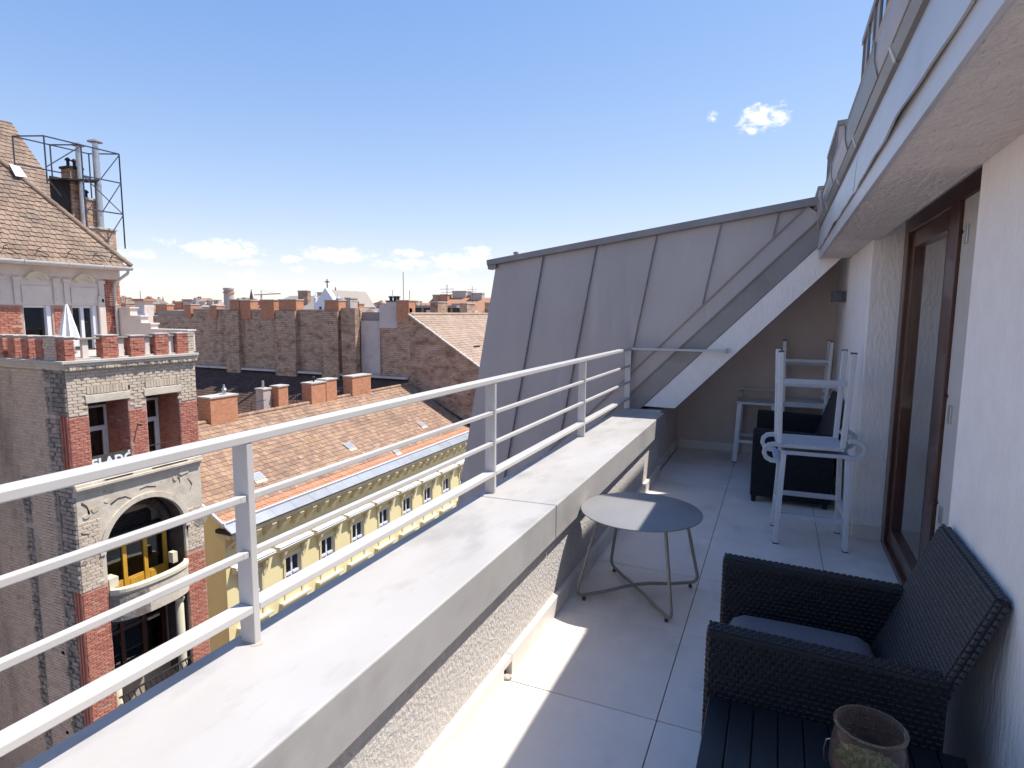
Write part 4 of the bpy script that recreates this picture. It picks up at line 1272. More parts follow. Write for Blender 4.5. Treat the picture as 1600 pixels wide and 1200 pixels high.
# merlons with slab between
def merlon(x0, y0, x1, y1, h, mt, cap=False):
    me_ = tw('merlon', (x0 + .02, y0 + .02, .001), (x1 - .02, y1 - .02, h), 'mortar_red' if mt == 'brick_red' else 'mortar')
    for (o_, u_, n_, W_) in (((x1 - .02, y0, .002), VY, VX, y1 - y0), ((x0, y0 + .02, .002), VX, -VY, x1 - x0)):
        rg2 = random.Random(int(y0 * 100))
        mb = MB()
        bh = .088
        for j in range(int(h / bh)):
            x_ = -(.12 if j % 2 else 0)
            while x_ < W_ - .02:
                a, b = max(0, x_) + .006, min(W_, x_ + .24) - .006
                x_ += .24
                if b - a < .03:
                    continue
                pr = .02 + rg2.uniform(-.012, .014)
                o2, u2, n2 = map(Vector, (o_, u_, n_))
                c, d = j * bh + .006, (j + 1) * bh - .006
                P = [o2 + u2 * a + VZ * c, o2 + u2 * b + VZ * c, o2 + u2 * b + VZ * d, o2 + u2 * a + VZ * d]
                mb.add(P + [p + n2 * pr for p in P], [(4, 5, 6, 7), (0, 1, 5, 4), (1, 2, 6, 5), (2, 3, 7, 6), (3, 0, 4, 7)])
        mb.build('merlon_courses', mt, me_, kind='stuff', recalc=False)
    MB().box((x0 - .01, y0 - .01, h + .0005), (x1 + .01, y1 + .01, h + .05)).build('merlon_cap', 'chim_cap', me_, bevel=.012)
mys = [11.47, 12.62, 13.55, 14.45, 15.28, 15.72]
for i, y in enumerate(mys):
    merlon(XF - .34, y, XF + .02, min(y + (.52 if i else .30), YB), .70 + random.uniform(-.03, .03), 'brick_red' if i != 5 else 'brick_grey')
for x in (-20.72, -21.45, -22.2, -22.95, -23.6):
    merlon(x, YA + .0, x + .42, YA + .34, .70, 'brick_red')
merlon(-20.98, YA - .02, -20.36, YA + .30, .71, 'brick_sooty')
for (a, b) in zip(mys[:-1], mys[1:]):
    tw('crenel_slab', (XF - .30, a + .45, .63), (XF - .06, b + .02, .69), 'soot_block', bevel=.01)
    tw('crenel_post', (XF - .26, a + .62, .001), (XF - .14, a + .80, .6295), 'plaster_pink')
for k, y in enumerate((13.25, 14.25, 15.12)):
    mb = MB()
    rg2 = random.Random(k)
    for i in range(70):
        c = Vector((XF - .5 + rg2.uniform(-.1, .1), y + rg2.uniform(-.16, .16), .05))
        d = Vector((rg2.uniform(-.5, .5), rg2.uniform(-.5, .5), 1)).normalized() * rg2.uniform(.12, .42)
        e = Vector((rg2.uniform(-1, 1), rg2.uniform(-1, 1), 0)).normalized() * .02
        mb.add([c - e, c + e, c + d], [(0, 1, 2)])
    tag(mb.build('weed', 'weed', recalc=False), ['tuft of green weeds between the second and third battlement from the tower corner', 'tuft of green weeds in the middle gap of the battlements', 'tuft of green weeds in the last gap of the battlements by the stepped wall'][k], 'weed')
# stepped side wall of the roof terrace
steps = [(-24.0, -23.2, 1.62), (-23.2, -22.6, 1.30), (-22.6, -22.05, 1.02), (-22.05, -20.06, .80)]
for (a, b, h) in steps:
    tw('stepped_wall', (a, YB - .20, .051), (b, YB + .10, h), 'plaster_pink')
    tw('step_cap', (a - .02, YB - .24, h + .0005), (b + .05, YB + .14, h + .06), 'plaster_pink', bevel=.012)
# top floor behind the roof terrace
XP = -24.0
tw('lower_wall', (XP - 8, 2.0, -19), (XP - 2.6, 11.4, -.3), 'brick_sooty')
tw('top_floor_wall', (XP - 8, 2.0, -.2995), (XP - .0005, 11.4, 3.1), 'plaster_pink')
tw('top_floor_wall', (XP - 8, 11.4005, -.02), (XP - .30, YB, 3.1), 'plaster_pink')
pw = [(10.75, 11.75), (12.55, 13.46), (14.15, 15.06)]
for (a, b) in ((11.75, 12.55), (13.46, 14.15), (15.06, YB)):
    tw('top_floor_pier', (XP - .2995, a, .05), (XP, b, 1.72), 'mortar_red')
    if a < 15:
        brick_field(tower, (XP, a + .06, .05), VY, VZ, VX, b - a - .12, 1.67, .25, .085, .012, .02, 'brick_red', 'red_brick', seed=int(a))
    else:
        brick_field(tower, (XP, a + .30, .05), VY, VZ, VX, b - a - .30, 2.75, .25, .085, .012, .02, 'brick_red', 'red_brick', seed=int(a))
        tw('corner_shaft', (XP - .001, a + .02, .05), (XP + .10, a + .27, 2.1), 'plaster_pink', bevel=.03)
tw('top_floor_band', (XP - .2996, 10.0, 1.7205), (XP + .015, 15.36, 2.74), 'plaster_pink')
tw('top_floor_frieze', (XP - .2997, 10.0, 2.7405), (XP + .05, YB, 3.10), 'plaster_pink', bevel=.01)
for (a, b) in pw:
    c = (a + b) / 2
    tw('blind_panel', (XP + .0155, a - .02, 1.80), (XP + .05, b + .02, 2.40), 'plaster_pink', bevel=.02)
    # pilaster strips beside the panel and the curved hood over it
    for yy in (a - .26, b + .08):
        tw('pilaster_strip', (XP + .0156, yy, 1.74), (XP + .085, yy + .19, 2.56), 'plaster_pink', bevel=.015)
        tw('pilaster_head', (XP + .0154, yy - .04, 2.5605), (XP + .12, yy + .23, 2.68), 'plaster_pink', bevel=.02)
    for (r0, r1, dx) in ((.30, .40, .14), (.22, .295, .09)):
        rng = [math.pi * (.12 + .76 * i / 14) for i in range(15)]
        mb = MB()
        mb.prism([(XP + .0157, c + r1 * math.cos(t), 2.50 + r1 * math.sin(t)) for t in rng] + [(XP + .0157, c + r0 * math.cos(t), 2.50 + r0 * math.sin(t)) for t in reversed(rng)], (dx, 0, 0))
        mb.build('hood_mould', 'cream_stone', tower, smooth=True)
    for i in range(3):
        tw('relief_block', (XP + .0855, b + .14, 1.86 + i * .2), (XP + .10, b + .22, 1.98 + i * .2), 'plaster_pink')
    wd = tw('top_window', (XP - .26, a, .1), (XP - .25, b, 1.72), 'dark_room')
    def f(nm, A_, B_, mt='pvc'):
        return MB().box(A_, B_).build(nm, mt, wd, bevel=.006)
    f('frame', (XP - .249, a + .001, .1), (XP - .1, a + .07, 1.719))
    f('frame', (XP - .249, b - .16, .1), (XP - .04, b - .001, 1.719))
    f('frame', (XP - .2488, a + .0705, 1.63), (XP - .1005, b - .1605, 1.7188))
    if a > 14:
        f('mullion', (XP - .2487, c - .11, .1), (XP - .1, c + .01, 1.6295))
    f('glass_pane', (XP - .2, a + .07, .1), (XP - .195, b - .16, 1.63), 'glass_far')
# gutter, downpipe, roof
tw('eaves_board', (XP - .29, 1.5, 3.1005), (-23.46, YB + .04, 3.16), 'plaster_pink')
gs = [2.0, 5.0, 8.5, 10.9, 12.35, 13.75, 15.0, 16.12]
for a, b in zip(gs[:-1], gs[1:]):
    MB().prism([(-23.45, a, 3.10), (-23.32, a, 3.10), (-23.27, a, 3.17), (-23.27, a, 3.23), (-23.45, a, 3.20)], (0, b - a - .012, 0)).build('gutter', 'gutter_zinc', tower, bevel=.01)
MB().tube([(-23.36, 15.95, 3.12), (-23.40, 15.94, 2.98), (-23.62, 15.82, 2.80), (-23.82, 15.72, 2.62), (-23.88, 15.70, 2.4), (-23.88, 15.72, 1.0), (-23.88, 15.73, .06)], .055, 10).build('downpipe', 'gutter_zinc', tower, smooth=True)
for z in (.9, 1.75, 2.4):
    tw('pipe_clamp', (-23.99, 15.64, z), (-23.81, 15.78, z + .04), 'gutter_zinc')
EX, EZ, EY = -23.40, 3.22, 16.10
P53 = R(53)
rv = Vector((-math.cos(P53), 0, math.sin(P53)))
rn = Vector((math.sin(P53), 0, math.cos(P53)))
RL = 7.0 / math.cos(P53)
tr_roof = MB()
e0, e1 = Vector((EX, 2.0, EZ)), Vector((EX, EY, EZ))
tr_roof.add([(EX, 2.0, EZ), (EX, EY, EZ), (EX - 7, EY - 7, EZ + 7 * math.tan(P53)), (EX - 7, 2.0, EZ + 7 * math.tan(P53)), (EX - 14, EY, EZ), (EX - 14, 2, EZ)],
            [(0, 1, 2, 3), (1, 4, 2), (4, 5, 3, 2)])
roofp = tr_roof.build('roof', 'tile_old', tower, recalc=False)
tile_field(roofp, (EX, 8.6, EZ + .01), VY, rv, rn, EY - 8.6, RL, .205, .215, 'tile_old', th=.036, inside=lambda a, b: (8.6 + a) < EY - b * math.cos(P53) - .03, near=(EX, 15.2, EZ), limit=300, name='roof_tile', seed=51)
hipd = Vector((-1, -1, math.tan(P53)))
for k in range(26):
    a = e1 + hipd * (k * .16 / 1.0)
    b = e1 + hipd * ((k + 1.18) * .16)
    mb = MB()
    mb.tube([a + Vector((0, 0, .045)), b + Vector((0, 0, .02))], .115, 10)
    mb.build('hip_tile', 'tile_old', roofp, smooth=True)
for y in (11.9, 12.9, 13.9, 14.8, 15.45):
    p0 = Vector((EX, y, EZ)) + rv * .35 + rn * .05
    MB().tube([p0, p0 + rn * .16 + VY * -.05, p0 + rn * .30 - rv * .05], .014, 6).build('snow_hook', 'soot_metal', roofp)
    MB().tube([p0 + rn * .10, p0 + VY * .3 - rv * .16 + rn * .06], .014, 6).build('snow_hook', 'soot_metal', roofp)
MB().add([e1 + Vector((.02, .02, .05)), e1 + Vector((-.45, .02, .40)), e1 + Vector((-.45, -.25, .66)), e1 + Vector((-.02, -.25, .10))], [(0, 1, 2, 3)]).build('hip_flashing', 'sheet_metal', roofp)
MB().add([Vector((-25.55, 13.5, 6.35)), Vector((-25.9, 13.5, 6.82)), Vector((-25.9, 13.85, 6.78)), Vector((-25.6, 13.9, 6.38))], [(0, 1, 2, 3)]).build('sheet_patch', 'sheet_metal', roofp)
# rear roof higher up behind the chimneys
mb = MB().prism([(-29.2, 8, 5.6), (-33.5, 8, 10.25), (-37, 8, 5.6)], (0, 9.7, 0))
rr_ = mb.build('rear_roof', 'tile_old', tower)
rv2 = Vector((-4.3, 0, 4.65)).normalized()
rn2 = Vector((4.65, 0, 4.3)).normalized()
tile_field(rr_, (-29.2, 12, 5.62), VY, rv2, rn2, 5.7, 6.3, .25, .27, 'tile_old', th=.03, seed=52)
# chimney cluster on the party wall
def chimney(parent, x0, y0, x1, y1, z0, z1, mt='rubble', cap='chim_cap', pots=0, lab=None):
    c_ = MB().box((x0, y0, z0), (x1, y1, z1)).build('chimney', mt, parent, bevel=.01, label=lab)
    MB().box((x0 - .05, y0 - .05, z1 + .0005), (x1 + .05, y1 + .05, z1 + .09)).build('chimney_cap', cap, c_, bevel=.01)
    for k in range(pots):
        yy = y0 + (k + .5) * (y1 - y0) / pots
        MB().lathe([(.06, z1 + .09), (.06, z1 + .32), (.11, z1 + .34), (.11, z1 + .38), (.03, z1 + .46), (0, z1 + .46)], ((x0 + x1) / 2, yy, 0), 10).build('chimney_pot', 'soot_metal', c_, smooth=True)
    return c_
chimney(tower, -27.6, 16.25, -27.0, 16.75, 2, 7.35, 'rubble', 'soot_metal', 2)
chimney(tower, -27.5, 16.75, -26.9, 17.15, 2, 6.15, 'rubble', 'chim_cap', 1)
chimney(tower, -27.4, 16.6, -26.6, 17.72, 2, 4.95, 'rubble', 'chim_cap', 1)
tw('soot_screen', (-27.2, 15.55, 4.2), (-27.1, 16.25, 6.9), 'soot_metal', label='soot-black sheet screen beside the chimney')
MB().bar((-27.1, 15.5, 6.75), (-26.7, 17.1, 6.95), .7, .06).build('soot_platform', 'soot_metal', tower)
for (x, y, zb, zt_, r_) in ((-26.85, 16.55, 5.0, 8.35, .11), (-26.8, 17.22, 4.9, 8.65, .13)):
    f_ = MB().lathe([(r_, zb), (r_, zt_ - .3), (r_ * .8, zt_ - .28), (r_ * .8, zt_ - .1), (0, zt_ - .1)], (x, y, 0), 16).build('steel_flue', 'steel', tower, smooth=True)
    MB().lathe([(r_ * 2.2, zt_ - .08), (r_ * 2.2, zt_ - .05), (0, zt_ + .07)], (x, y, 0), 16).build('flue_cowl', 'steel', f_, smooth=True)
    for z in (zb + .8, zb + 1.9):
        MB().lathe([(r_ + .012, z), (r_ + .012, z + .05)], (x, y, 0), 16).build('flue_band', 'steel', f_, smooth=True)
# tubular steel frame round the chimneys
frame = thing('steel_frame', 'dark blue tubular steel cage around the chimneys on the tower roof', 'frame', (-27, 16.4, 5))
xa, xb = -28.1, -26.1
def tb(p, q, r_=.028):
    MB().tube([p, q], r_, 6).build('frame_tube', 'blue_steel', frame)
fys = [14.85, 16.2, 17.75]
for y in fys:
    tb((xb, y, 4.2 if y > 15 else 6.4), (xb, y, 8.15))
    tb((xa, y, 5.0), (xa, y, 8.35))
    tb((xa, y, 8.35), (xb, y, 8.15))
for z in (8.15, 6.95, 5.65):
    tb((xb, 16.2 if z < 8 else 14.85, z), (xb, 17.75, z))
tb((xa, 14.85, 8.35), (xa, 17.75, 8.35))
tb((xa, 14.85, 7.3), (xa, 17.75, 7.3))
tb((xb, 16.2, 6.95), (xb, 17.75, 5.65), .022)
tb((xb, 17.75, 6.95), (xb, 16.9, 5.65), .022)
tb((xb, 17.75, 8.1), (xb, 16.9, 6.95), .022)
tb((xb, 17.75, 5.6), (xb, 16.9, 4.3), .022)
tb((xb, 14.85, 7.0), (xb, 16.2, 8.1), .022)
tb((xb, 14.85, 6.6), (xb, 15.3, 6.0), .02)
tb((xb, 17.75, 8.15), (xb, 17.75, 4.2))
# sale banner at the window bars
ban = thing('sale_banner', 'dark banner with white letters ELADO hung on the left tower window bars', 'banner', (XF - .05, 12.75, -3.6))
MB().box((XF - .075, 12.10, -3.66), (XF - .065, 13.34, -3.14)).build('cloth', 'banner_dark', ban)
cu_ = bpy.data.curves.new('letters', 'FONT')
cu_.body = 'ELAD\u00d3'
cu_.size = .40
cu_.extrude = .004
cu_.offset = .018
cu_.space_character = 1.15
cu_.align_x = 'CENTER'
to = bpy.data.objects.new('letters_tmp', cu_)
COL.objects.link(to)
bpy.context.view_layer.update()
lm = bpy.data.meshes.new_from_object(to.evaluated_get(bpy.context.evaluated_depsgraph_get()))
bpy.data.objects.remove(to)
lm.materials.clear()
lm.materials.append(M['letters_white'])
lo_ = bpy.data.objects.new('lettering', lm)
COL.objects.link(lo_)
lo_.parent = ban
lo_.matrix_local = Matrix.Translation((-.012, .0, .07)) @ Matrix(((0, 0, 1), (1, 0, 0), (0, 1, 0))).to_4x4()
# folded parasol on the roof terrace
par_ = thing('folded_parasol', 'folded white parasol on the tower roof terrace', 'parasol', (-22.6, 13.15, .05))
vs_, fs = [], []
prof = [(.30, .25), (.27, .45), (.19, .9), (.11, 1.3), (.05, 1.62), (.015, 1.72)]
nn_ = 16
for (r_, z) in prof:
    for j in range(nn_):
        q = r_ * (1 + (.28 if j % 2 else -.12))
        a = 2 * math.pi * j / nn_
        vs_.append((q * math.cos(a), q * math.sin(a), z))
for i in range(len(prof) - 1):
    for j in range(nn_):
        fs.append((i * nn_ + j, i * nn_ + (j + 1) % nn_, (i + 1) * nn_ + (j + 1) % nn_, (i + 1) * nn_ + j))
MB().add(vs_, fs).build('canopy', 'white_cloth', par_, smooth=True, local=True)
MB().tube([(0, 0, 0), (0, 0, 1.76)], .02, 8).build('pole', 'steel', par_, local=True)
MB().lathe([(0, 0), (.22, 0), (.22, .06), (0, .08)], n=16).build('foot', 'chim_cap', par_, local=True)

# ================================================================== the yellow house
yel = thing('yellow_house', 'yellow stuccoed street house with corbelled eaves and a red tiled roof', 'house', (-24, 30, -19))
def yb(name, a, b, mt, bevel=0, parent=None, label=None):
    return MB().box(a, b).build(name, mt, parent or yel, bevel=bevel, label=label)
Y0, Y1 = 18.25, 41.7
XW = -21.60
EAVE, RIDGE = -7.62, -4.30
BAY = 2.555
b0 = 18.50
nb = 9
wins = []
for i in range(nb):
    c = b0 + 1.15 + i * BAY
    wins.append((c - .52, c + .52))
zw = [(-12.35, -10.50), (-16.6, -14.3)]
# wall in strips around the window openings
ylist = [Y0] + [v for ab in wins for v in ab] + [Y1]
for k in range(0, len(ylist), 2):
    yb('wall_pier', (XW - .35, ylist[k], -19), (XW, ylist[k + 1], -8.75), 'yellow_wall')
for (a, b) in wins:
    for (z0, z1) in ((-19, zw[1][0]), (zw[1][1], zw[0][0]), (zw[0][1], -8.75)):
        yb('wall_panel', (XW - .35, a + .0005, z0), (XW - .0005, b - .0005, z1), 'yellow_wall')
yb('end_wall', (-33, Y0, -19), (XW - .3505, Y0 + .3, -8.3), 'yellow_wall')
MB().prism([(XW - .002, Y0 + .002, -8.75), (-33, Y0 + .002, -8.75), (-33, Y0 + .002, EAVE + .1), (-27.4, Y0 + .002, RIDGE - .18), (-21.55, Y0 + .002, EAVE - .05)], (0, .28, 0)).build('gable', 'yellow_wall', yel)
MB().prism([(-21.5, Y1 - .3, -19), (-33, Y1 - .3, -19), (-33, Y1 - .3, EAVE + .1), (-27.4, Y1 - .3, RIDGE - .18), (-21.5, Y1 - .3, EAVE - .12)], (0, .28, 0)).build('gable', 'firewall', yel)
# frieze, cornice and corbels
yb('architrave', (XW - .35, Y0, -9.45), (XW + .10, Y1, -9.28), 'yellow_trim', bevel=.02)
yb('frieze', (XW - .35, Y0, -8.7495), (XW + .03, Y1, -8.25), 'yellow_wall')
yb('cornice_slab', (XW - .3, Y0 - .15, -8.2495), (-21.10, Y1, -8.02), 'yellow_trim', bevel=.02)
yb('cornice_top', (XW - .3, Y0 - .2, -8.0195), (-21.02, Y1, -7.86), 'soot_metal')
y = Y0 + .35
while y < Y1 - .2:
    prof = [(XW + .03, -8.9), (XW + .20, -8.86), (XW + .30, -8.62), (XW + .52, -8.46), (XW + .60, -8.255), (XW + .03, -8.255)]
    c_ = MB().prism([(x, y, z) for x, z in prof], (0, .30, 0)).build('corbel', 'yellow_trim', yel, bevel=.02)
    y += .905
# windows with pediments and consoles
for i, (a, b) in enumerate(wins):
    c = (a + b) / 2
    p0, p1 = c - 1.13, c + 1.13
    pd = MB().prism([(XW, p0, -10.0), (XW + .22, p0, -10.0), (XW + .34, p0, -9.88), (XW + .34, p0, -9.80), (XW, p0, -9.72)], (0, p1 - p0, 0)).build('window_hood', 'yellow_trim', yel, bevel=.01)
    yb('hood_flashing', (XW + .002, p0 - .02, -9.70), (XW + .37, p1 + .02, -9.685), 'letters_white', parent=pd)
    MB().prism([(XW + .002, p0 - .02, -9.715), (XW + .37, p0 - .02, -9.795), (XW + .37, p0 - .02, -9.775), (XW + .002, p0 - .02, -9.69)], (0, p1 - p0 + .04, 0)).build('hood_flashing', 'letters_white', pd)
    for yy in (p0 + .36, p1 - .54):
        prof = [(XW, -10.75), (XW + .09, -10.72), (XW + .12, -10.4), (XW + .24, -10.2), (XW + .28, -10.005), (XW, -10.005)]
        MB().prism([(x, yy, z) for x, z in prof], (0, .18, 0)).build('console', 'yellow_trim', yel, bevel=.015)
    for (yy0, yy1) in ((a - .13, a - .001), (b + .001, b + .13)):
        yb('window_surround', (XW + .0006, yy0, -12.6), (XW + .055, yy1, -10.30), 'yellow_trim', bevel=.01)
    yb('window_surround', (XW + .0006, a - .0005, -10.499), (XW + .0545, b + .0005, -10.30), 'yellow_trim', bevel=.01)
    yb('window_sill', (XW - .2, p0 + .15, -12.75), (XW + .26, p1 - .15, -12.62), 'cream_stone', bevel=.015)
    XV = XW + .17
    for (z0, z1) in zw:
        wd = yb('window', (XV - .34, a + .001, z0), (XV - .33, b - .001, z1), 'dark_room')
        for q0, q1 in ((a + .002, a + .08), (b - .08, b - .002), (c - .045, c + .045)):
            MB().box((XV - .3295, q0, z0), (XV - .24 - (.02 if q0 > c - .1 and q1 < c + .1 else 0), q1, z1)).build('frame', 'pvc', wd)
        zt_ = z0 + (z1 - z0) * .47
        MB().box((XV - .3293, a + .0805, zt_), (XV - .20, c - .0455, zt_ + .12)).build('transom', 'pvc', wd)
        MB().box((XV - .3293, c + .0455, zt_), (XV - .20, b - .0805, zt_ + .12)).build('transom', 'pvc', wd)
        MB().box((XV - .3292, a + .0805, z1 - .09), (XV - .25, b - .0805, z1 - .001)).build('frame', 'pvc', wd)
        MB().box((XV - .30, a + .08, z0), (XV - .295, b - .08, z1 - .09)).build('pane', 'glass_far', wd)
# eaves: flashing apron and gutter in lengths
y = Y0 - .2
while y < Y1:
    e_ = min(y + 1.28, Y1)
    MB().prism([(-21.02, y, -7.93), (-20.92, y, -7.95), (-20.90, y, -7.90), (-21.42, y, -7.60), (-21.50, y, -7.62)], (0, e_ - y - .012, 0)).build('eaves_apron', 'sheet_metal', yel)
    y += 1.28
MB().prism([(-21.46, Y0 - .2, -7.615), (-21.36, Y0 - .2, -7.60), (-21.33, Y0 - .2, -7.52), (-21.40, Y0 - .2, -7.50), (-21.46, Y0 - .2, -7.54)], (0, Y1 - Y0 + .2, 0)).build('gutter', 'pvc', yel)
MB().tube([(-21.25, Y0 + .05, -7.75), (-20.95, Y0 + .05, -7.95), (-20.92, Y0 + .05, -8.25), (-21.3, Y0 + .05, -8.6), (-21.72, Y0 + .1, -8.85), (-21.74, Y0 + .1, -13), (-21.74, Y0 + .1, -19)], .055, 8).build('downpipe', 'gutter_zinc', yel, smooth=True)
# roof
sl = math.hypot(27.4 - 21.42, RIDGE - EAVE)
tv = Vector((-(27.4 - 21.42), 0, RIDGE - EAVE)) / sl
tn = Vector((RIDGE - EAVE, 0, 27.4 - 21.42)) / sl
ry = MB().prism([(-21.42, Y0 - .12, EAVE - .04), (-27.4, Y0 - .12, RIDGE - .04), (-33.4, Y0 - .12, EAVE - .04), (-27.4, Y0 - .12, RIDGE - .24)], (0, Y1 - Y0 + .12, 0)).build('roof', 'tile_red', yel)
tile_field(ry, (-21.42, Y0 - .12, EAVE - .03), VY, tv, tn, Y1 - Y0 + .12, sl, .285, .31, 'tile_red', th=.03, near=(-21, 18, -7), limit=300, seed=61, stagger=True, rowmat={0: 'tile_new', 1: 'tile_new'})
y = Y0 - .1
while y < Y1:
    MB().tube([(-27.4, y, RIDGE - .01), (-27.4, y + .40, RIDGE + .015)], .12, 10).build('ridge_tile', 'tile_red', ry, smooth=True)
    y += .385
s_ = 0
MB().bar((-21.36, Y0 - .16, EAVE - .03), (-27.4, Y0 - .16, RIDGE + .0), .10, .14).build('verge_board', 'pvc', ry)
for (x, y, wd_, ht_) in ((-23.4, 28.94, .62, .5), (-23.33, 36.96, .6, .45), (-21.95, 31.75, .55, .28), (-23.26, 21.7, .7, .5)):
    t_ = (x + 21.42) / tv.x
    c_ = Vector((-21.42, y, EAVE - .03)) + tv * t_ + tn * .05
    h_ = MB().obox(c_, VY * (wd_ / 2), tv * (ht_ / 2), tn * .05).build('roof_hatch', 'gutter_zinc', ry)
    MB().obox(c_ + tn * .056, VY * (wd_ / 2 - .04), tv * (ht_ / 2 - .04), tn * .005).build('hatch_lid', 'sheet_metal', h_)
    MB().obox(c_ - tv * (ht_ / 2 + .10) - tn * .01, VY * (wd_ / 2), tv * .09, tn * .012).build('hatch_apron', 'cream_stone', h_)
for (y, x) in ((29.3, -22.6), (33.5, -22.1), (36.3, -24.0), (25.1, -23.6), (39.6, -24.6)):
    t_ = (x + 21.42) / tv.x
    MB().obox(Vector((-21.42, y, EAVE)) + tv * t_ + tn * .025, VY * .14, tv * .12, tn * .012).build('pale_tile', 'tile_tan', ry)
# chimneys on the ridge
chimney(yel, -28.0, 22.45, -27.1, 24.2, -6, -3.06, 'chim_orange', 'chim_cap')
MB().lathe([(.10, -2.97), (.10, -2.75), (.16, -2.72), (.05, -2.55), (.05, -2.45), (0, -2.42)], (-27.5, 23.7, 0), 12).build('chimney_cowl', 'steel', yel, smooth=True)
chimney(yel, -28.6, 26.9, -28.0, 27.5, -6, -3.15, 'firewall_pale', 'chim_cap')
MB().tube([(-28.3, 27.2, -3.1), (-28.3, 27.2, -2.62)], .07, 10).build('flue_pipe', 'steel', yel)
chimney(yel, -28.2, 27.7, -27.6, 28.5, -6, -3.05, 'chim_orange', 'chim_cap')
chimney(yel, -28.0, 30.1, -27.2, 31.45, -6, -3.1, 'chim_orange', 'chim_cap', 1)
chimney(yel, -27.95, 31.5, -27.2, 32.55, -6, -3.0, 'chim_orange', 'chim_cap')
chimney(yel, -28.0, 34.2, -27.2, 36.3, -6, -3.05, 'chim_orange', 'chim_cap')
for (ya, yb_) in ((24.6, 26.8), (28.6, 30.0), (32.7, 34.1)):
    MB().tube([(-27.7, ya, -3.75), (-27.7, yb_, -3.7)], .02, 6).build('roof_rail', 'soot_metal', yel)
    MB().tube([(-27.7, (ya + yb_) / 2, -4.4), (-27.7, (ya + yb_) / 2, -3.72)], .02, 6).build('roof_rail', 'soot_metal', yel)

# ================================================================== rear wing with lean-to roof
rear = thing('rear_wing', 'lean-to roof, its tiles darkened for shade, of the courtyard wing under the tall fire wall', 'house', (-40, 38, -19))
YW = 42.0
pz0, pz1, dp = -4.05, -8.2, 6.5
MB().prism([(-58, YW - .05, pz0), (-58, YW - dp, pz1), (-58, YW - dp, -19), (-58, YW - .05, -19)], (30.4, 0, 0)).build('wall', 'firewall', rear)
lv = Vector((0, dp, pz0 - pz1)).normalized()
ln = Vector((0, -(pz0 - pz1), dp)).normalized()
lr = MB().prism([(-58, YW - .05, pz0 + .01), (-58, YW - dp - .3, pz1 - .18), (-58, YW - dp - .3, pz1 - .10), (-58, YW - .05, pz0 + .09)], (30.4, 0, 0)).build('lean_to_roof', 'tile_shaded', rear)
tile_field(lr, (-58, YW - dp - .3, pz1 - .09), VX, lv, ln, 30.4, math.hypot(dp, pz0 - pz1) + .2, .30, .32, 'tile_shaded', th=.03, seed=71)
for x in (-52, -47.2, -43, -38.5, -34):
    MB().bar((x, YW - 5.6, pz1 + .75), (x + 1.2, YW - 2.6, pz1 + 2.75), .10, .08).build('roof_batten', 'soot_metal', rear)
MB().box((-57.9, YW - .45, pz0 + .10), (-27.7, YW - .06, pz0 + .28)).build('wall_flashing', 'firewall_pale', rear)

# ================================================================== fire wall house
fire = thing('fire_wall_house', 'tall bare brown brick fire wall with a row of orange chimneys', 'house', (-40, 42.3, -19))
def fb(name, x0, x1, z0, z1, y=YW, dy=.4, mt='firewall', bevel=0):
    return MB().box((x0, y, z0), (x1, y + dy, z1)).build(name, mt, fire, bevel=bevel)
fb('wall', -52.4, -32.5, -19, 1.62)
fb('wall', -58.2, -52.405, -19, .95)
fb('pale_wall_section', -32.49, -30.45, -19, .78, YW + .15, .3, 'firewall_pale')
fb('wall', -30.445, -27.5, -19, 1.85, YW - .02, .4, 'firewall')
fb('pale_wall_top', -30.445, -28.75, .2, 2.1, YW - .03, .3, 'firewall_pale')
for (x0, x1) in ((-47.5, -46.1), (-41.45, -39.25), (-36.15, -34.55)):
    fb('buttress', x0, x1, -7, 1.55, YW - .35, .36)
    fb('buttress_base', x0 - .1, x1 + .15, -7, -2.4, YW - .55, .56, 'firewall')
fb('buttress', -33.95, -32.5, -7, 1.82, YW - .6, .7, 'rubble')
for (x0, x1, zt_) in ((-47.4, -46.15, 2.5), (-46.05, -44.75, 2.45), (-43.5, -41.9, 2.48), (-41.3, -39.3, 2.5), (-36.1, -34.6, 2.45), (-28.68, -27.5, 2.42), (-53.5, -52.6, 2.05), (-50.0, -49.1, 1.95)):
    chimney(fire, x0, YW - .1, x1, YW + .85, .8, zt_, 'chim_orange', 'chim_cap')
chimney(fire, -29.75, YW - .05, -28.72, YW + .8, 1.9, 2.38, 'firewall_pale', 'soot_metal')
for k, x in enumerate((-29.5, -29.1, -28.8)):
    MB().lathe([(.12, 2.45), (.12, 2.7), (.22, 2.72), (.2, 2.8), (0, 2.86)], (x, YW + .3, 0), 10).build('chimney_pot', 'soot_metal', fire, smooth=True)
for (x0, x1) in ((-52.4, -47.5), (-44.7, -43.5), (-39.2, -36.2), (-34.5, -32.6)):
    MB().box((x0, YW - .06, 1.6205), (x1, YW + .46, 1.70)).build('wall_coping', 'firewall_pale', fire)
# back slope of its roof
MB().prism([(-58, YW + .4, 1.5), (-58, YW + 8, -2.6), (-58, YW + 8, -19), (-58, YW + .4, -19)], (30.4, 0, 0)).build('roof', 'far_roof_grey', fire)
MB().prism([(-32.6, YW + .46, .8), (-30.5, YW + .46, .8), (-30.5, YW + .46, 1.3), (-31.2, YW + .46, 1.35), (-32.6, YW + .46, 1.0)], (0, .4, 0)).build('rear_gable', 'soot_metal', fire)
MB().box((-54.6, YW + 1.9, -2.5), (-54.3, YW + 2.2, 2.8)).build('ventilation_duct', 'sheet_metal', fire)
MB().box((-56.0, YW + 1.8, 1.15), (-54.61, YW + 2.1, 2.35)).build('duct_box', 'sheet_metal', fire)

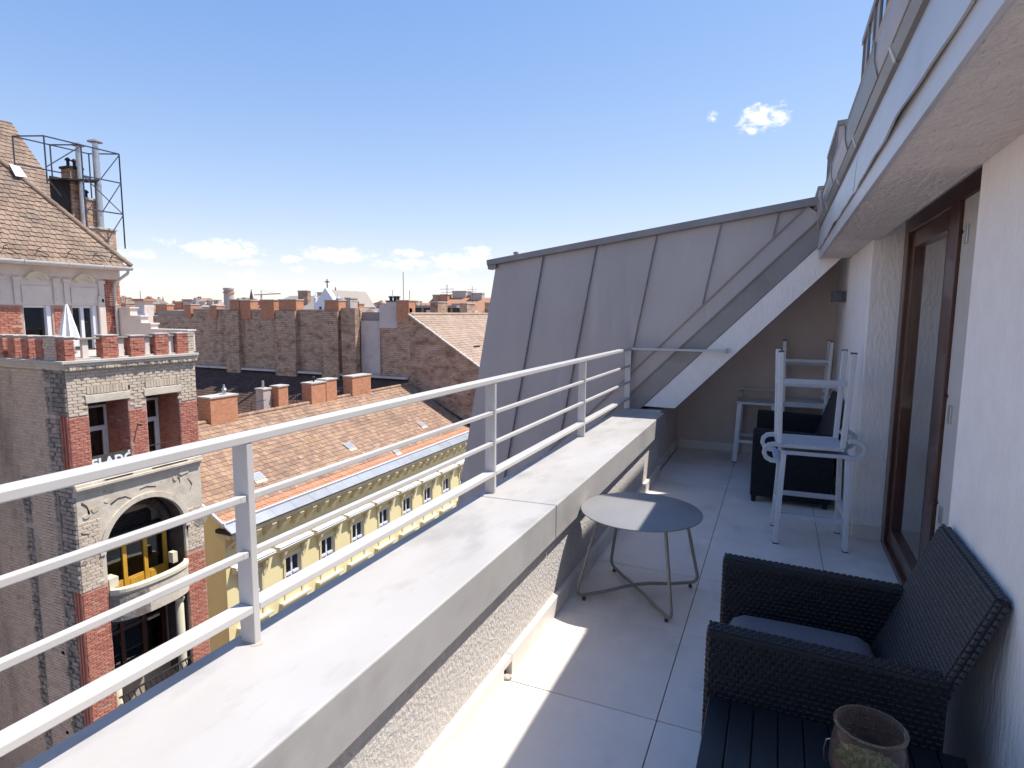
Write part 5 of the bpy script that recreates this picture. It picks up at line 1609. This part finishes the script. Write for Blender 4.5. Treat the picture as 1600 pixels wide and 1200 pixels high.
# ================================================================== gable house along the street
gab = thing('brick_gable_house', 'house with rough brown brick gable and tan tiled roof beyond the yellow house', 'house', (-25, 46, -19))
gp = [(-21.0, -19), (-21.0, -2.70), (-27.5, 1.30), (-28.0, 1.0), (-28.0, -19)]
MB().prism([(x, YW, z) for x, z in gp], (0, .45, 0)).build('gable_wall', 'rubble', gab)
sl2 = math.hypot(6.9, 4.3)
gv = Vector((-6.9, 0, 4.3)) / sl2
gn = Vector((4.3, 0, 6.9)) / sl2
gr_ = MB().prism([(-20.6, YW - .12, -2.98), (-27.5, YW - .12, 1.32), (-27.5, YW - .12, 1.10)], (0, 34, 0)).build('roof', 'tile_tan', gab)
MB().prism([(-27.5, YW + .47, 1.32), (-34, YW + .47, -2.9), (-27.5, YW + .47, 1.10)], (0, 33, 0)).build('rear_roof', 'tile_tan', gab)
tile_field(gr_, (-20.6, YW - .12, -2.97), VY, gv, gn, 34, sl2, .30, .32, 'tile_tan', th=.03, seed=81)
y = YW
while y < YW + 33:
    MB().tube([(-27.5, y, 1.36), (-27.5, y + .4, 1.38)], .13, 8).build('ridge_tile', 'tile_tan', gr_, smooth=True)
    y += .42
# verge stones along the gable
for k in range(22):
    a = Vector((-20.75, YW - .16, -2.90)) + gv * (k * .365)
    MB().obox(a + gv * .17 + gn * (.045 + random.uniform(-.012, .02)), gv * .172, VY * .12, gn * .05).build('verge_stone', 'chim_cap', gr_)
MB().box((-21.6, YW + .4505, -19), (-20.95, YW + 34, -3.15)).build('street_wall', 'plaster_pink', gab)
MB().tube([(-20.85, YW + .25, -3.2), (-20.95, YW + .2, -3.6), (-20.93, YW + .2, -19)], .07, 8).build('downpipe', 'gutter_zinc', gab, smooth=True)
for (y, x) in ((45.5, -23.2), (45.0, -22.2)):
    t_ = (x + 20.6) / gv.x
    MB().obox(Vector((-20.6, y, -2.97)) + gv * t_ + gn * .08, VY * .5, gv * .06, gn * .05).build('snow_guard', 'soot_metal', gr_)
for (y, h) in ((47, 2.4), (52.5, 2.35), (58, 2.5), (64, 2.4), (71, 2.5)):
    chimney(gab, -28.6, y, -27.8, y + 1.7, -1, h, 'rubble', 'chim_cap')
# narrow low roof between the yellow house and the gable
low = thing('party_wall_gutter', 'narrow dark valley roof between yellow house and brick gable', 'roof', (-24, 41.85, -7))
MB().prism([(-21.3, Y1 + .01, -7.5), (-27.5, Y1 + .01, -4.5), (-27.5, Y1 + .01, -4.7), (-21.3, Y1 + .01, -7.9)], (0, .27, 0)).build('sheet', 'tile_shaded', low)

# ================================================================== the city beyond
def far_chimney(parent, x, y, z0, z1, sx, sy, mt='chim_orange'):
    c_ = MB().box((x - sx, y - sy, z0), (x + sx, y + sy, z1)).build('chimney', mt, parent)
    MB().box((x - sx - .08, y - sy - .08, z1 + .001), (x + sx + .08, y + sy + .08, z1 + .14)).build('chimney_cap', 'chim_cap', c_)
def block(name, label, x0, y0, x1, y1, eave, ridge, axis, rmat, wmat, nch, seed, group=None, win=True):
    rg = random.Random(seed)
    t = thing(name, label, 'building', ((x0 + x1) / 2, (y0 + y1) / 2, -19.4), group=group)
    MB().box((x0, y0, -19.4), (x1, y1, eave)).build('wall', wmat, t)
    if axis == 'x':
        ym = (y0 + y1) / 2
        MB().prism([(x0 - .3, y0 - .4, eave - .1), (x0 - .3, ym, ridge), (x0 - .3, y1 + .4, eave - .1)], (x1 - x0 + .6, 0, 0)).build('roof', rmat, t)
    elif axis == 'y':
        xm_ = (x0 + x1) / 2
        MB().prism([(x0 - .4, y0 - .3, eave - .1), (xm_, y0 - .3, ridge), (x1 + .4, y0 - .3, eave - .1)], (0, y1 - y0 + .6, 0)).build('roof', rmat, t)
    else:
        h = min(x1 - x0, y1 - y0) / 2
        if x1 - x0 > y1 - y0:
            a, b = Vector((x0 + h, (y0 + y1) / 2, ridge)), Vector((x1 - h, (y0 + y1) / 2, ridge))
        else:
            a, b = Vector(((x0 + x1) / 2, y0 + h, ridge)), Vector(((x0 + x1) / 2, y1 - h, ridge))
        P = [Vector((x0 - .4, y0 - .4, eave)), Vector((x1 + .4, y0 - .4, eave)), Vector((x1 + .4, y1 + .4, eave)), Vector((x0 - .4, y1 + .4, eave)), a, b]
        fs = [(0, 1, 5, 4), (2, 3, 4, 5), (1, 2, 5), (3, 0, 4)] if x1 - x0 > y1 - y0 else [(0, 1, 4), (1, 2, 5, 4), (2, 3, 5), (3, 0, 4, 5)]
        MB().add(P, fs).build('roof', rmat, t)
    for k in range(nch):
        if axis == 'x':
            cx, cy = rg.uniform(x0 + 1, x1 - 1), (y0 + y1) / 2 + rg.uniform(-1.5, 1.5)
        else:
            cx, cy = (x0 + x1) / 2 + rg.uniform(-1.5, 1.5), rg.uniform(y0 + 1, y1 - 1)
        far_chimney(t, cx, cy, eave, ridge + rg.uniform(.3, 1.2), rg.uniform(.4, 1.3), rg.uniform(.4, .8), rg.choice(['chim_orange', 'chim_orange', 'far_wall', 'rubble']))
    return t
rg = random.Random(99)
ORD = ['first', 'second', 'third', 'fourth', 'fifth', 'sixth', 'seventh', 'eighth', 'ninth', 'tenth', 'eleventh', 'twelfth']
RC = {'far_roof_red': 'red tiled', 'far_roof_grey': 'grey-brown', 'far_roof_pink': 'pale pink tiled', 'tile_tan': 'tan tiled'}
HIDDEN = {5, 12, 19, 20, 21, 24, 25, 26, 27, 28, 35, 36, 37, 38, 39, 40, 42, 44, 45, 46, 47}
made = {}
idx = 0
for row, (D0, D1, step, e0, e1) in {'near': (78, 120, 3.6, .05, .30), 'middle': (150, 260, 2.3, .30, .70), 'far': (320, 620, 1.7, .50, .98)}.items():
    a = -60.0
    while a < -24.5:
        wa = step * rg.uniform(.75, 1.15)
        am = R(a + wa / 2)
        a += wa * rg.uniform(.95, 1.12)
        D = rg.uniform(D0, D1)
        cx, cy = D * math.sin(am), D * math.cos(am)
        hw = D * R(wa) * .5
        hd = hw * rg.uniform(.5, .8)
        ridge = 1.6 + D * math.tan(R(rg.uniform(e0, e1)))
        eave = ridge - min(hd, hw) * rg.uniform(.4, .62)
        rm = rg.choice(['far_roof_red', 'far_roof_grey', 'far_roof_pink', 'far_roof_pink', 'far_roof_grey', 'tile_tan'])
        axis, nch = rg.choice(['x', 'x', 'y', 'hip']), rg.randint(2, 5)
        idx += 1
        bad = (cy < YW + 16 and cx > -74) or (-92 < cx < -54 and 64 < cy < 102) or (-60 < cx < -38 and 74 < cy < 104) or (cx > -36 and cy < 84)
        if bad or idx in HIDDEN:
            continue
        key = (row, RC[rm])
        made[key] = made.get(key, 0) + 1
        block('city_block', '%s skyline block with %s roof, %s of these from the left' % (row, RC[rm], ORD[made[key] - 1]), cx - hw, cy - hd, cx + hw, cy + hd, eave, ridge, axis, rm, 'far_wall', nch, idx, group='%s city blocks of the skyline' % row)
# landmarks
block('grey_roof_hall', 'broad grey hipped roof standing above the fire wall chimneys', -88, 78, -62, 92, -.8, 4.2, 'hip', 'far_roof_grey', 'far_wall', 2, 501)
ch = thing('gothic_chapel', 'small white chapel gable with a cross above the fire wall', 'chapel', (-64, 76, -19.4))
MB().prism([(-66.2, 74.5, -19.4), (-61.8, 74.5, -19.4), (-61.8, 74.5, 2.4), (-64.0, 74.5, 5.1), (-66.2, 74.5, 2.4)], (0, 1.0, 0)).build('gable', 'pvc', ch)
MB().prism([(-66.0, 75.5, 2.2), (-62.0, 75.5, 2.2), (-64.0, 75.5, 4.8)], (0, 9, 0)).build('roof', 'far_roof_grey', ch)
MB().box((-65.9, 75.5, -19.4), (-62.1, 84.4, 2.2)).build('wall', 'far_wall', ch)
MB().tube([(-64, 75, 5.0), (-64, 75, 6.4)], .09, 6).build('cross', 'stone_dark', ch)
MB().tube([(-64.4, 75, 6.0), (-63.6, 75, 6.0)], .09, 6).build('cross', 'stone_dark', ch)
for x in (-66.2, -61.8):
    MB().lathe([(.28, -2), (.28, 3.6), (.12, 3.7), (0, 4.7)], (x, 74.8, 0), 8).build('pinnacle', 'pvc', ch)
for x in (-65.0, -64.0, -63.0):
    MB().box((x - .22, 74.47, .6), (x + .22, 74.499, 2.2)).build('lancet_window', 'stone_dark', ch)
rc = thing('factory_chimney', 'round brick factory chimney rising over the far roofs', 'chimney', (-169.7, 150, -19.4))
MB().lathe([(2.2, -19.4), (1.55, 8.2), (1.75, 8.3), (1.75, 8.9), (0, 8.9)], (-169.7, 150, 0), 20).build('shaft', 'far_wall', rc, smooth=True)
MB().lathe([(1.79, 7.2), (1.85, 7.2), (1.85, 7.6), (1.79, 7.6)], (-169.7, 150, 0), 20, close=True).build('band', 'chim_orange', rc, smooth=True)
for (nm, lab, x, y, zt_, r_) in (('church_spire', 'thin dark church spire left of the grey hall roof', -234, 220, 12.0, 1.9), ('church_spire', 'pointed brown spire just right of the white chapel gable', -166.5, 200, 11.6, 2.0), ('church_spire', 'distant slim spire right of the corner tower roof', -330, 245, 9.5, 1.6)):
    s_ = thing(nm, lab, 'spire', (x, y, -19.4))
    MB().box((x - r_, y - r_, -19.4), (x + r_, y + r_, zt_ - 8.2)).build('tower', 'far_wall', s_)
    MB().lathe([(r_ * 1.25, zt_ - 8.2), (r_ * .45, zt_ - 4.5), (0, zt_)], (x, y, 0), 8).build('spire', 'stone_dark', s_)
block('orange_roof_house', 'bright orange tiled roof in the distance left of the zinc wing', -54.5, 85, -43.5, 97, .6, 3.9, 'x', 'tile_new', 'far_wall', 6, 503)
block('tin_roof_house', 'low house with tan roof beside the stepped terrace wall', -84, 48, -60, 60, -1.2, 1.15, 'x', 'tile_tan', 'far_wall', 1, 504)
wc = thing('white_chimney', 'broad pale chimney stack on the roof beyond the stepped wall', 'chimney', (-70.8, 50, -1))
MB().box((-71.6, 49.4, -1.2), (-69.9, 50.6, 2.6)).build('stack', 'plaster_pink', wc)
MB().box((-71.8, 49.2, 2.601), (-69.7, 50.8, 2.85)).build('cap', 'chim_orange', wc)
MB().box((-72.1, 49.1, .7), (-69.4, 49.39, 1.1)).build('apron', 'pvc', wc)
rb = tag(MB().box((-142, 135, 1.0), (-138.4, 138, 4.4)).build('rooftop_plant', 'red_box', bevel=.1), 'dark red plant room on a far roof near the brick factory chimney', 'plant room')
for k, (x, y, z0, z1, lab) in enumerate(((-40.1, 60, 0, 6.1, 'tall thin radio mast above the pale fire wall section'), (-61, 88, 1, 5.2, 'thin antenna mast right of the grey hall roof'), (-44.6, 86, 1, 5.6, 'antenna mast over the orange roof'), (-34.3, 60, 0, 4.6, 'short antenna beside the zinc wing edge'), (-45.8, 70, 0, 4.4, 'slim mast above the brick gable roof'), (-214, 150, 0, 8.2, 'far antenna mast behind the white chimney stack'))):
    a_ = thing('antenna_mast', lab, 'antenna', (x, y, z0), group='antennas on the roofs')
    MB().tube([(x, y, z0), (x, y, z1)], .04 if y < 100 else .1, 6).build('pole', 'blue_steel', a_)
    if k in (2, 3):
        for q in range(3):
            MB().tube([(x - .9 + q * .2, y, z1 - .5 - q * .35), (x + .9 - q * .2, y, z1 - .5 - q * .35)], .025, 5).build('crossbar', 'blue_steel', a_)
cr = thing('tower_crane', 'distant pale tower crane above the skyline', 'crane', (-300, 290, -19))
MB().bar((-300, 290, -19), (-300, 290, 11.5), .8, .8).build('mast', 'far_wall', cr)
MB().bar((-306, 290, 11.2), (-284, 290, 11.9), .5, .6).build('jib', 'far_wall', cr)
MB().bar((-300, 290, 14), (-300, 290, 11.5), .4, .4).build('top', 'far_wall', cr)
MB().bar((-300, 290, 14), (-288, 290, 11.9), .12, .12).build('stay', 'far_wall', cr)
# shed with timber frame behind the gable ridge
sh = thing('roof_shed', 'flat-roofed timber shed with pale panels behind the tan roof ridge', 'shed', (-37, 58, -2))
MB().box((-40.5, 57, -3), (-31.5, 61, 2.0)).build('wall', 'stone_dark', sh)
MB().box((-40.9, 56.6, 2.001), (-31.2, 61.3, 2.25)).build('roof', 'far_roof_grey', sh)
for x in (-40.2, -38.7, -37.3, -35.6, -33.8, -32):
    MB().box((x - .12, 56.9, .4), (x + .12, 56.999, 2.0)).build('timber_post', 'tile_tan', sh)
for x in (-37.9, -34.6):
    MB().box((x - .55, 56.93, .5), (x + .55, 56.998, 1.75)).build('pale_panel', 'plaster_pink', sh)
